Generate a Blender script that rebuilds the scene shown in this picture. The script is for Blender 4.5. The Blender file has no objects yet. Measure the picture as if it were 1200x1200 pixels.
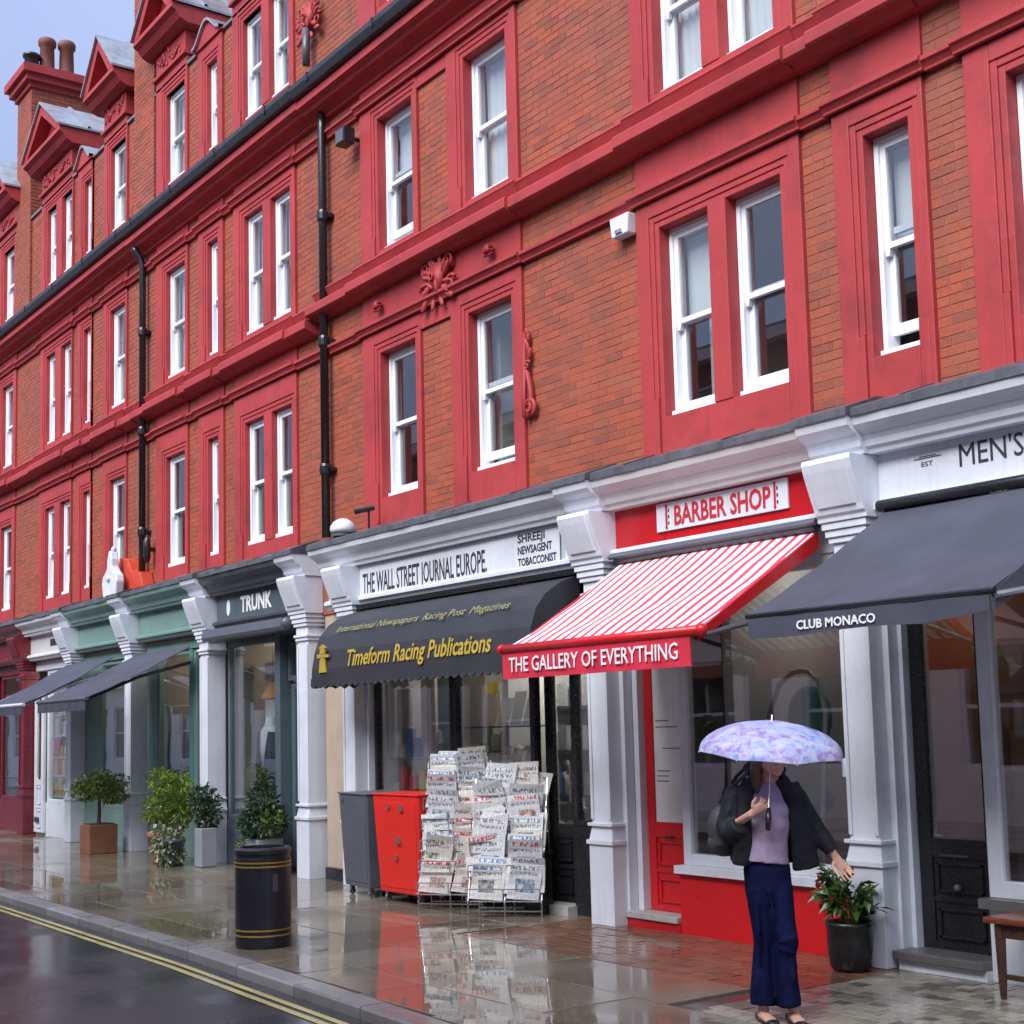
import bpy, math, random
from mathutils import Vector, Matrix
random.seed(7)
S = bpy.context.scene
COL = S.collection
PI = math.pi
# ------------------------------------------------------------------ camera, sky, sun, exposure
cam_d = bpy.data.cameras.new('camera'); cam = bpy.data.objects.new('camera', cam_d); COL.objects.link(cam)
CY = -7.4685
Rm = ((0.58382136, -0.09661342, -0.80611318), (0.81150996, 0.03938166, 0.58301001), (-0.02458051, -0.99454257, 0.10139461))
cam.matrix_world = Matrix(((Rm[0][0], -Rm[0][1], -Rm[0][2], 0), (Rm[1][0], -Rm[1][1], -Rm[1][2], CY), (Rm[2][0], -Rm[2][1], -Rm[2][2], 1.6), (0, 0, 0, 1)))
cam_d.sensor_width = 36; cam_d.lens = 1650 / 1200 * 36; cam_d.shift_y = (684.246 - 600) / 1200
cam_d.clip_start = 0.05; cam_d.clip_end = 800
S.camera = cam
S.render.resolution_x = S.render.resolution_y = 1024
W = bpy.data.worlds.new('World'); S.world = W; W.use_nodes = True
wn = W.node_tree
sky = wn.nodes.new('ShaderNodeTexSky'); sky.sky_type = 'NISHITA'; sky.sun_disc = False
SUN_EL, SUN_AZ = math.radians(44), math.radians(163)
sky.sun_elevation = SUN_EL; sky.sun_rotation = SUN_AZ
sky.air_density = 1.0; sky.dust_density = 3.0; sky.ozone_density = 1.2
bg = wn.nodes['Background']; bg.inputs[1].default_value = 0.08
# overcast: a pale blue-grey cloud sheet in front of most of the clear sky
tcw = wn.nodes.new('ShaderNodeTexCoord'); cl = wn.nodes.new('ShaderNodeTexNoise'); cl.inputs['Scale'].default_value = 2.2; cl.inputs['Detail'].default_value = 5
wn.links.new(tcw.outputs['Generated'], cl.inputs['Vector'])
cr = wn.nodes.new('ShaderNodeValToRGB'); cr.color_ramp.elements[0].position = .3; cr.color_ramp.elements[0].color = (1.58, 1.93, 3.2, 1); cr.color_ramp.elements[1].position = .7; cr.color_ramp.elements[1].color = (1.88, 2.22, 3.4, 1)
wn.links.new(cl.outputs[0], cr.inputs[0])
mxw = wn.nodes.new('ShaderNodeMix'); mxw.data_type = 'RGBA'; mxw.inputs[0].default_value = .82
wn.links.new(sky.outputs[0], mxw.inputs[6]); wn.links.new(cr.outputs[0], mxw.inputs[7]); 
# a standard overcast sky is brighter overhead than near the roofs: (1 + 2 sin elevation), 1 at about 28 degrees
sxw = wn.nodes.new('ShaderNodeSeparateXYZ'); wn.links.new(tcw.outputs['Generated'], sxw.inputs[0])
cz = wn.nodes.new('ShaderNodeMath'); cz.operation = 'MAXIMUM'; cz.inputs[1].default_value = 0.0; wn.links.new(sxw.outputs[2], cz.inputs[0])
ce = wn.nodes.new('ShaderNodeMath'); ce.operation = 'MULTIPLY_ADD'; ce.inputs[1].default_value = 1.0; ce.inputs[2].default_value = .53; wn.links.new(cz.outputs[0], ce.inputs[0])
vm = wn.nodes.new('ShaderNodeVectorMath'); vm.operation = 'SCALE'; wn.links.new(mxw.outputs[2], vm.inputs[0]); wn.links.new(ce.outputs[0], vm.inputs[3]); wn.links.new(vm.outputs[0], bg.inputs[0])
sd = bpy.data.lights.new('sun', 'SUN'); so = bpy.data.objects.new('sun', sd); COL.objects.link(so)
sd.energy = 1.5; sd.angle = math.radians(45); sd.color = (0.97, 0.98, 1.0)
sv = Vector((math.sin(SUN_AZ) * math.cos(SUN_EL), math.cos(SUN_AZ) * math.cos(SUN_EL), math.sin(SUN_EL)))
so.rotation_euler = (-sv).to_track_quat('-Z', 'Y').to_euler(); so.location = (0, -6, 30)
S.view_settings.view_transform = 'Standard'; S.view_settings.look = 'None'
S.view_settings.exposure = 1.9; S.view_settings.gamma = 1; S.view_settings.use_curve_mapping = False
S.cycles.max_bounces = 8; S.cycles.transparent_max_bounces = 12; S.cycles.use_denoising = True

# ------------------------------------------------------------------ materials
class N:
    def __init__(s, name):
        s.m = bpy.data.materials.new(name); s.m.use_nodes = True; s.t = s.m.node_tree
        s.p = s.t.nodes['Principled BSDF']; s.out = s.t.nodes['Material Output']
    def n(s, typ, **kw):
        x = s.t.nodes.new(typ)
        for k, v in kw.items():
            if k.startswith('i_'):
                x.inputs[int(k[2:]) if k[2:].isdigit() else k[2:].replace('_', ' ')].default_value = v
            else: setattr(x, k, v)
        return x
    def l(s, a, b): s.t.links.new(a, b)
    def coord(s, which='Object', scale=(1, 1, 1)):
        c = s.n('ShaderNodeTexCoord'); mp = s.n('ShaderNodeMapping'); mp.inputs[3].default_value = scale
        s.l(c.outputs[which], mp.inputs[0]); return mp.outputs[0]
    def noise(s, vec, scale, detail=4, rough=.55):
        x = s.n('ShaderNodeTexNoise'); x.inputs['Scale'].default_value = scale; x.inputs['Detail'].default_value = detail
        x.inputs['Roughness'].default_value = rough; s.l(vec, x.inputs['Vector']); return x.outputs[0]
    def ramp(s, fac, stops):
        r = s.n('ShaderNodeValToRGB'); e = r.color_ramp.elements
        while len(e) < len(stops): e.new(.5)
        for i, (p, c) in enumerate(stops):
            e[i].position = p; e[i].color = (*c, 1) if len(c) == 3 else c
        s.l(fac, r.inputs[0]); return r.outputs[0]
    def mix(s, fac, a, b, mode='MIX'):
        x = s.n('ShaderNodeMix', data_type='RGBA', blend_type=mode)
        for sock, v in ((x.inputs[0], fac), (x.inputs[6], a), (x.inputs[7], b)):
            if hasattr(v, 'is_linked'): s.l(v, sock)
            elif isinstance(v, (int, float)): sock.default_value = v
            else: sock.default_value = (*v, 1)
        return x.outputs[2]
    def math(s, op, a, b=0.0):
        x = s.n('ShaderNodeMath', operation=op)
        for sock, v in ((x.inputs[0], a), (x.inputs[1], b)):
            if hasattr(v, 'is_linked'): s.l(v, sock)
            else: sock.default_value = v
        return x.outputs[0]
    def bump(s, h, strength=.3, dist=.01):
        b = s.n('ShaderNodeBump'); b.inputs['Strength'].default_value = strength; b.inputs['Distance'].default_value = dist
        s.l(h, b.inputs['Height']); s.l(b.outputs[0], s.p.inputs['Normal'])
    def base(s, v):
        if hasattr(v, 'is_linked'): s.l(v, s.p.inputs['Base Color'])
        else: s.p.inputs['Base Color'].default_value = (*v, 1)
    def rough(s, v):
        if hasattr(v, 'is_linked'): s.l(v, s.p.inputs['Roughness'])
        else: s.p.inputs['Roughness'].default_value = v

def paint(name, c, rough=.45, var=.12, dirt=.15, scale=3, bump=.15, metal=0, wdirt=(.10, .09, .08), worn=0, spec=.5):
    k = N(name); v = k.coord('Object')
    n1 = k.noise(v, scale, 5); n2 = k.noise(v, scale * 9, 4)
    lo = tuple(x * (1 - var) for x in c); hi = tuple(min(1, x * (1 + var)) for x in c)
    col = k.ramp(n1, [(.3, lo), (.7, hi)])
    vs = k.coord('Object', (14, 14, .9)); st = k.noise(vs, 1.5, 5)
    f = k.math('MULTIPLY', k.ramp(st, [(.52, (0, 0, 0)), (.8, (1, 1, 1))]), dirt)
    cc = k.mix(f, col, tuple(a * .5 + b * .5 for a, b in zip(c, wdirt)))
    if worn:      # broad sooty and faded patches with a shape of their own
        gp = k.n('ShaderNodeNewGeometry').outputs['Position']; pn = k.noise(gp, 1.7, 7, .7); pn2 = k.noise(gp, 3.1, 6, .7)
        cc = k.mix(k.math('MULTIPLY', k.ramp(pn, [(.52, (0, 0, 0)), (.66, (1, 1, 1))]), worn), cc, wdirt)
        cc = k.mix(k.math('MULTIPLY', k.ramp(pn2, [(.58, (0, 0, 0)), (.72, (1, 1, 1))]), worn * .6), cc, tuple(min(.8, x * 1.25 + .04) for x in c))
    k.base(cc); k.p.inputs['Specular IOR Level'].default_value = spec
    k.rough(k.ramp(n2, [(.3, (rough * .8,) * 3), (.7, (min(1, rough * 1.2),) * 3)]))
    k.p.inputs['Metallic'].default_value = metal
    if bump: k.bump(n2, bump, .004)
    return k.m

M = {}
def brickmat():
    k = N('brick'); v = k.coord('Object')
    at = k.n('ShaderNodeAttribute', attribute_name='rnd', attribute_type='GEOMETRY'); oi = k.n('ShaderNodeObjectInfo')
    r = k.math('FRACT', k.math('ADD', at.outputs['Fac'], oi.outputs['Random']))
    g = k.n('ShaderNodeNewGeometry')
    big = k.noise(g.outputs['Position'], 1.0, 7, .72); soot = k.noise(k.coord('Object', (2.2, 1, .5)), 1, 5); fine = k.noise(g.outputs['Position'], 45, 4)
    c = k.ramp(r, [(0, (.16, .040, .028)), (.2, (.27, .055, .027)), (.5, (.35, .062, .024)), (.8, (.41, .070, .026)), (1, (.34, .085, .042))])
    c2 = k.mix(k.ramp(big, [(.36, (0, 0, 0)), (.64, (.75, .75, .75))]), c, (.23, .075, .045))
    c2 = k.mix(k.ramp(soot, [(.5, (0, 0, 0)), (.75, (.6, .6, .6))]), c2, (.13, .05, .035))
    k.base(k.mix(.25, c2, k.ramp(fine, [(.3, (.10, .03, .02)), (.7, (.44, .11, .05))])))
    k.rough(.62); k.bump(fine, .5, .004); return k.m
M['brick'] = brickmat()
def mortarmat():
    k = N('mortar'); v = k.coord('Object'); n = k.noise(v, 2.2, 5)
    k.base(k.ramp(n, [(.3, (.25, .072, .046)), (.7, (.35, .108, .072))])); k.rough(.9); k.bump(k.noise(v, 80), .4, .004); return k.m
M['mortar'] = mortarmat()
M['terracotta'] = paint('terracotta', (.36, .043, .045), .55, .14, .5, 1.1, .35, wdirt=(.13, .03, .028), worn=.4, spec=.3)
M['white'] = paint('white_paint', (.63, .66, .72), .42, .06, .35, 2.5, .15, wdirt=(.25, .25, .26), worn=.22)
M['sashwhite'] = paint('sash_white', (.74, .77, .82), .35, .03, .06, 3, 0, wdirt=(.4, .4, .4))
M['cream'] = paint('cream_paint', (.56, .54, .54), .45, .06, .3, 2.5, .1, wdirt=(.2, .2, .2))
M['lead'] = paint('lead', (.085, .09, .10), .36, .35, .3, 5, .5, metal=.1, wdirt=(.3, .31, .33))
M['leadsheen'] = paint('lead_painted_sheen', (.30, .32, .34), .22, .3, .4, 4, .4, metal=.3, wdirt=(.12, .13, .14))  # lead made lighter: the pale sky reflection is put into its base colour
M['slate'] = paint('slate', (.16, .19, .21), .35, .3, .3, 4, .4)
M['black'] = paint('black_paint', (.014, .014, .017), .28, .2, .12, 4, .1, wdirt=(.08, .08, .08))
M['iron'] = paint('cast_iron', (.012, .012, .016), .33, .3, .15, 5, .3, wdirt=(.08, .07, .06))
M['gutter'] = paint('gutter_black', (.016, .017, .019), .4, .3, .25, 4, .3)
M['red'] = paint('red_paint', (.56, .012, .016), .33, .08, .10, 2, .1, wdirt=(.2, .02, .02))
M['deepred'] = paint('deep_red_paint', (.44, .008, .014), .33, .1, .1, 2, .1)
M['maroon'] = paint('maroon_paint', (.16, .013, .02), .3, .15, .12, 3, .1)
M['green'] = paint('sage_green_paint', (.16, .27, .24), .4, .1, .14, 3, .1)
M['teal'] = paint('teal_paint', (.09, .24, .25), .35, .1, .1, 3, .1)
M['slateblue'] = paint('slate_blue_paint', (.075, .105, .125), .35, .12, .12, 3, .1)
M['darkgrey'] = paint('dark_grey_paint', (.055, .058, .072), .42, .12, .15, 3, .1)
M['greymetal'] = paint('grey_metal', (.085, .095, .115), .4, .1, .12, 3, .15)
M['cabinetred'] = paint('cabinet_red', (.66, .022, .014), .36, .06, .12, 2, .1, wdirt=(.2, .03, .02))
M['gold'] = paint('gold_band', (.42, .27, .06), .35, .2, .1, 6, 0, metal=.6)
M['brass'] = paint('brass', (.5, .42, .25), .3, .1, .1, 6, 0, metal=.9)
M['chrome'] = paint('steel', (.5, .5, .52), .25, .1, .05, 6, 0, metal=.9)
M['beige'] = paint('beige_render', (.42, .33, .25), .6, .08, .2, 3, .2)
M['stone'] = paint('step_stone', (.36, .35, .33), .5, .15, .3, 4, .3)
M['darkstone'] = paint('dark_stone', (.11, .105, .105), .35, .2, .3, 5, .3)
M['pipe'] = paint('pipe_black', (.012, .013, .015), .25, .2, .1, 4, .1)
M['clay'] = paint('clay_pot', (.36, .12, .05), .6, .2, .3, 5, .3)
M['claydark'] = paint('clay_planter', (.21, .085, .042), .6, .2, .3, 5, .3)
M['potred'] = paint('old_clay', (.16, .052, .034), .7, .25, .4, 5, .3)
M['potgrey'] = paint('grey_planter', (.27, .29, .32), .5, .12, .25, 4, .2)
M['potblack'] = paint('black_pot', (.012, .012, .013), .3, .2, .1, 5, .2)
M['soil'] = paint('soil', (.03, .022, .016), .9, .3, 0, 12, .6)
M['bark'] = paint('bark', (.07, .05, .035), .8, .3, 0, 20, .6)
M['wood'] = paint('stool_wood', (.16, .038, .016), .22, .3, .2, 6, .2)
M['wooddark'] = paint('stool_leg_wood', (.05, .02, .012), .28, .3, .2, 6, .2)
M['interior'] = paint('interior_wall', (.46, .46, .45), .7, .1, .1, 2, 0)
M['interiordark'] = paint('interior_dark', (.30, .30, .29), .7, .2, .1, 2, 0)
M['interiorwarm'] = paint('interior_warm', (.15, .068, .034), .6, .25, .1, 1.3, 0)
M['oak'] = paint('oak_floor', (.16, .10, .06), .4, .2, .1, 5, .1)
M['curtain'] = paint('net_curtain', (.72, .74, .76), .8, .06, .12, 4, .1, wdirt=(.4, .4, .42))
M['skin'] = paint('skin', (.56, .30, .22), .5, .05, 0, 9, .05)
M['hair'] = paint('hair', (.10, .045, .02), .45, .3, 0, 30, .3)
M['navy'] = paint('navy_cloth', (.005, .007, .034), .85, .25, 0, 7, .3, spec=.08)
M['lilac'] = paint('lilac_knit', (.29, .215, .32), .85, .08, 0, 25, .4)
M['jacket'] = paint('black_jacket', (.012, .013, .017), .62, .35, 0, 9, .5, spec=.25)
M['bag'] = paint('bag_nylon', (.035, .037, .045), .6, .3, 0, 9, .4)
M['shoe'] = paint('shoe_leather', (.012, .012, .014), .35, .2, 0, 9, .1)
M['ink'] = paint('ink_letters', (.035, .035, .045), .5, .1, 0, 5, 0)
M['yellowletter'] = paint('yellow_letters', (.40, .28, .03), .6, .15, .2, 9, 0)
M['faded'] = paint('faded_letters', (.25, .235, .10), .7, .25, .3, 9, 0)
M['whiteletter'] = paint('white_letters', (.80, .80, .80), .5, .05, .1, 9, 0)
M['redletter'] = paint('red_letters', (.50, .02, .03), .5, .1, .2, 9, 0)
M['stucco'] = paint('stucco', (.80, .79, .77), .6, .06, .2, 1.5, .2)
M['oppbrick'] = paint('far_brick', (.24, .10, .06), .7, .2, .2, 6, .3)
M['cushion'] = paint('green_cushion', (.03, .17, .12), .7, .2, 0, 8, .3)
M['shade'] = paint('lamp_shade', (.55, .30, .12), .7, .1, 0, 5, 0)
M['oatcloth'] = paint('tweed', (.20, .15, .12), .85, .2, 0, 20, .4)
M['shirt'] = paint('pale_shirt', (.60, .68, .74), .8, .05, 0, 10, .1)
def fabric(name, c, rough=.75):
    k = N(name); v = k.coord('Object'); n = k.noise(v, 2.2, 5); w = k.noise(k.coord('Object', (3, 3, 120)), 3, 2)
    k.base(k.ramp(n, [(.3, tuple(x * .8 for x in c)), (.7, tuple(x * 1.15 for x in c))])); k.rough(rough)
    k.bump(k.math('ADD', n, k.math('MULTIPLY', w, .15)), .25, .02); return k.m
M['awngrey'] = fabric('charcoal_canvas', (.060, .064, .088), .6)
M['awnblack'] = fabric('black_canvas', (.030, .031, .036), .5)
M['awnred'] = fabric('red_canvas', (.62, .028, .06), .6)
def stripes():
    k = N('striped_canvas'); c = k.n('ShaderNodeTexCoord'); sp = k.n('ShaderNodeSeparateXYZ'); k.l(c.outputs['Object'], sp.inputs[0])
    f = k.math('FRACT', k.math('DIVIDE', sp.outputs[0], .1085)); s_ = k.math('LESS_THAN', f, .43)
    v = k.coord('Object'); n = k.noise(v, 3, 5)
    wht = k.ramp(n, [(.3, (.70, .69, .70)), (.7, (.84, .84, .85))]); red = k.ramp(n, [(.3, (.55, .045, .085)), (.7, (.62, .06, .11))])
    k.base(k.mix(s_, wht, red)); k.rough(.6); k.bump(n, .15, .02); return k.m
M['stripes'] = stripes()
def glass(name, tint=(.92, .95, .95), ior=1.6, extra=0.0):
    k = N(name); t = k.t
    tr = k.n('ShaderNodeBsdfTransparent'); tr.inputs[0].default_value = (*tint, 1)
    gl = k.n('ShaderNodeBsdfGlossy'); gl.inputs['Roughness'].default_value = .012
    lw = k.n('ShaderNodeLayerWeight'); lw.inputs[0].default_value = .5; f0 = ((ior - 1) / (ior + 1)) ** 2
    fac = k.math('ADD', f0 + extra, k.math('MULTIPLY', k.math('POWER', lw.outputs['Facing'], 5.0), 1 - f0))
    nz = k.noise(k.coord('Object'), 1.4, 2); b = k.n('ShaderNodeBump'); b.inputs['Strength'].default_value = .05; b.inputs['Distance'].default_value = .01
    k.l(nz, b.inputs['Height']); k.l(b.outputs[0], gl.inputs['Normal'])
    mx = k.n('ShaderNodeMixShader'); k.l(fac, mx.inputs[0]); k.l(tr.outputs[0], mx.inputs[1]); k.l(gl.outputs[0], mx.inputs[2])
    k.l(mx.outputs[0], k.out.inputs[0]); return k.m
M['glass'] = glass('window_glass', (.90, .92, .92), 1.5, .10)
def frosted():
    k = N('frosted_pane'); v = k.coord('Object'); n = k.noise(v, 1.6, 4)
    k.base(k.ramp(n, [(.35, (.66, .68, .67)), (.65, (.82, .83, .81))])); k.rough(.08); return k.m
M['frosted'] = frosted()
M['shopglass'] = glass('shop_glass', (.95, .96, .96), 1.5, .17)
def wet(name, stops, scale, rlo, rhi, wscale, obj=True, bumps=.25, bd=.003, wl=.42, wh=.6, ior=1.45):
    k = N(name); g = k.n('ShaderNodeNewGeometry').outputs['Position']
    n = k.noise(g, scale, 6, .6); fine = k.noise(g, scale * 14, 4)
    oi = k.n('ShaderNodeObjectInfo'); at = k.n('ShaderNodeAttribute', attribute_name='rnd')
    r = k.math('FRACT', k.math('ADD', oi.outputs['Random'], at.outputs['Fac']))
    c = k.ramp(k.math('ADD', k.math('MULTIPLY', n, .55), k.math('MULTIPLY', r, .45)), stops)
    k.base(k.mix(.3, c, k.mix(fine, tuple(x * .5 for x in stops[0][1]), tuple(x * 1.3 for x in stops[-1][1]))))
    w = k.ramp(k.noise(g, wscale, 3, .5), [(wl, (rlo,) * 3), (wh, (rhi,) * 3)])
    k.rough(w); k.p.inputs['IOR'].default_value = ior
    m = k.math('MULTIPLY', fine, k.ramp(k.noise(g, wscale, 3, .5), [(wl, (.05,) * 3), (wh, (1,) * 3)]))
    und = k.noise(g, 5.0, 2)
    k.bump(k.math('ADD', m, k.math('MULTIPLY', und, .9)), bumps, bd); return k.m
M['slab'] = wet('wet_slab', [(.25, (.10, .083, .057)), (.5, (.168, .138, .098)), (.75, (.24, .20, .145))], 1.3, .025, .30, .75, bumps=.22, wl=.48, wh=.66, ior=1.7)
M['joint'] = wet('wet_joint', [(.3, (.03, .026, .022)), (.7, (.06, .05, .045))], 3, .1, .4, 1, bumps=.3)
M['paver'] = wet('wet_brick_paver', [(.25, (.085, .045, .03)), (.5, (.15, .072, .045)), (.75, (.20, .10, .062))], 1.8, .10, .3, 1.2, bumps=.4)
M['sett'] = wet('wet_sett', [(.30, (.05, .046, .042)), (.42, (.17, .15, .12)), (.66, (.33, .295, .235))], 1.8, .12, .32, 1.2, bumps=.4)
M['kerb'] = wet('wet_kerb', [(.25, (.16, .15, .145)), (.5, (.24, .23, .22)), (.75, (.33, .31, .30))], 4, .15, .4, 1.4, bumps=.4)
M['road'] = wet('wet_asphalt', [(.25, (.038, .038, .043)), (.5, (.058, .058, .066)), (.75, (.09, .09, .097))], 2.2, .14, .34, .9, bumps=.4, bd=.004, ior=1.6)
M['yellow'] = wet('yellow_line', [(.2, (.30, .24, .06)), (.5, (.50, .42, .14)), (.8, (.62, .55, .25))], 6, .2, .45, 2, bumps=.3)
def leaf(name, a, b, rough=.35):
    k = N(name); at = k.n('ShaderNodeAttribute', attribute_name='rnd'); oi = k.n('ShaderNodeObjectInfo')
    r = k.math('FRACT', k.math('ADD', at.outputs['Fac'], oi.outputs['Random']))
    k.base(k.mix(r, a, b)); k.rough(rough)
    k.p.inputs['Subsurface Weight'].default_value = 0
    tr = k.n('ShaderNodeBsdfTranslucent'); k.l(k.mix(r, a, b), tr.inputs[0])
    mx = k.n('ShaderNodeMixShader'); mx.inputs[0].default_value = .25
    k.l(k.p.outputs[0], mx.inputs[1]); k.l(tr.outputs[0], mx.inputs[2]); k.l(mx.outputs[0], k.out.inputs[0]); return k.m
M['leafbright'] = leaf('bright_leaf', (.08, .15, .014), (.21, .29, .03))
M['leafmid'] = leaf('mid_leaf', (.05, .09, .016), (.13, .19, .028))
M['leafdark'] = leaf('dark_leaf', (.012, .032, .014), (.04, .085, .03))
M['leafvar'] = leaf('variegated_leaf', (.09, .13, .06), (.42, .45, .28))
M['leafpeony'] = leaf('glossy_leaf', (.022, .055, .014), (.085, .15, .035), .25)
M['petal'] = leaf('red_petal', (.45, .02, .015), (.6, .06, .03))
def umbmat():
    k = N('umbrella_canopy'); v = k.coord('Object'); d = k.n('ShaderNodeTexVoronoi'); d.inputs['Scale'].default_value = 7
    nv = k.noise(v, 6, 5, .6); k.l(v, d.inputs['Vector'])
    c = k.ramp(nv, [(.30, (.06, .09, .42)), (.41, (.26, .36, .78)), (.49, (.55, .60, .82)), (.56, (.36, .22, .62)), (.64, (.60, .63, .82)), (.76, (.36, .09, .46))])
    c = k.mix(k.ramp(k.noise(v, 15, 3), [(.45, (0, 0, 0)), (.65, (.55, .55, .55))]), c, (.80, .82, .93))
    k.base(c); k.rough(.5)
    tr = k.n('ShaderNodeBsdfTranslucent'); k.l(c, tr.inputs[0])
    mx = k.n('ShaderNodeMixShader'); mx.inputs[0].default_value = .3
    k.l(k.p.outputs[0], mx.inputs[1]); k.l(tr.outputs[0], mx.inputs[2]); k.l(mx.outputs[0], k.out.inputs[0]); return k.m
M['umbrella'] = umbmat()
def newsmat(i):
    """front page: title line, headline, one picture, columns of text"""
    k = N('newsprint'); c = k.n('ShaderNodeTexCoord'); sp = k.n('ShaderNodeSeparateXYZ'); k.l(c.outputs['Object'], sp.inputs[0]); off = k.n('ShaderNodeVectorMath', operation='ADD'); k.l(c.outputs['Object'], off.inputs[0]); oi = k.n('ShaderNodeObjectInfo'); sh = k.n('ShaderNodeCombineXYZ'); k.l(k.math('MULTIPLY', oi.outputs['Random'], 40), sh.inputs[0]); k.l(sh.outputs[0], off.inputs[1]); X, Z = sp.outputs[0], sp.outputs[2]
    rr = random.Random(i * 5 + 1)
    def scl(v3):
        m_ = k.n('ShaderNodeVectorMath', operation='MULTIPLY'); k.l(off.outputs[0], m_.inputs[0]); m_.inputs[1].default_value = v3; return m_.outputs[0]
    def rect(x0, x1, z0, z1):
        a = k.math('MULTIPLY', k.math('GREATER_THAN', X, x0), k.math('LESS_THAN', X, x1)); return k.math('MULTIPLY', a, k.math('MULTIPLY', k.math('GREATER_THAN', Z, z0), k.math('LESS_THAN', Z, z1)))
    def letters(fx, th): return k.math('GREATER_THAN', k.noise(scl((fx, 1, fx * .35)), 1, 2), th)
    lines = k.math('LESS_THAN', k.math('FRACT', k.math('MULTIPLY', Z, 95)), .55); gut = k.math('GREATER_THAN', k.math('FRACT', k.math('ADD', k.math('MULTIPLY', X, 18), .5)), .12)
    paper = [(.60, .60, .60), (.62, .55, .50), (.58, .59, .61), (.63, .62, .58), (.60, .60, .62), (.62, .58, .54)][i]
    col_ = k.mix(k.math('MULTIPLY', k.math('MULTIPLY', k.math('MULTIPLY', lines, gut), letters(110, .40)), .45), paper, (.12, .12, .13))
    hz = rr.uniform(.195, .215); col_ = k.mix(k.math('MULTIPLY', rect(-.125, .125, hz, hz + .026), 1), col_, k.mix(letters(105, .49), paper, (.12, .12, .13)))
    px = rr.uniform(-.12, -.03); pw = rr.uniform(.12, .17); pz = rr.uniform(.03, .09)
    pic = k.mix(k.ramp(k.noise(scl((30, 1, 22)), 1, 4), [(.42, (0, 0, 0)), (.58, (1, 1, 1))]), [(.06, .06, .07), (.16, .10, .09), (.08, .12, .17), (.10, .10, .10), (.20, .05, .05), (.07, .10, .08)][i], [(.40, .38, .36), (.45, .30, .25), (.34, .40, .48), (.30, .30, .31), (.50, .40, .36), (.42, .44, .30)][i])
    col_ = k.mix(rect(px, px + pw, pz, pz + rr.uniform(.09, .13)), col_, pic)
    mast = [(.14, .14, .15), (.50, .07, .08), (.16, .16, .18), (.14, .22, .38), (.45, .10, .11), (.17, .17, .18)][i]
    bar = i in (1, 3); band = rect(-.12, .12, .245, .280)
    col_ = k.mix(band, col_, mast if bar else k.mix(letters(60, .50), paper, mast))
    if bar: col_ = k.mix(k.math('MULTIPLY', rect(-.11, .11, .248, .275), letters(42, .5)), col_, (.65, .65, .65))
    k.base(col_); k.rough(.6); return k.m
NEWS = [newsmat(i) for i in range(6)]

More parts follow.
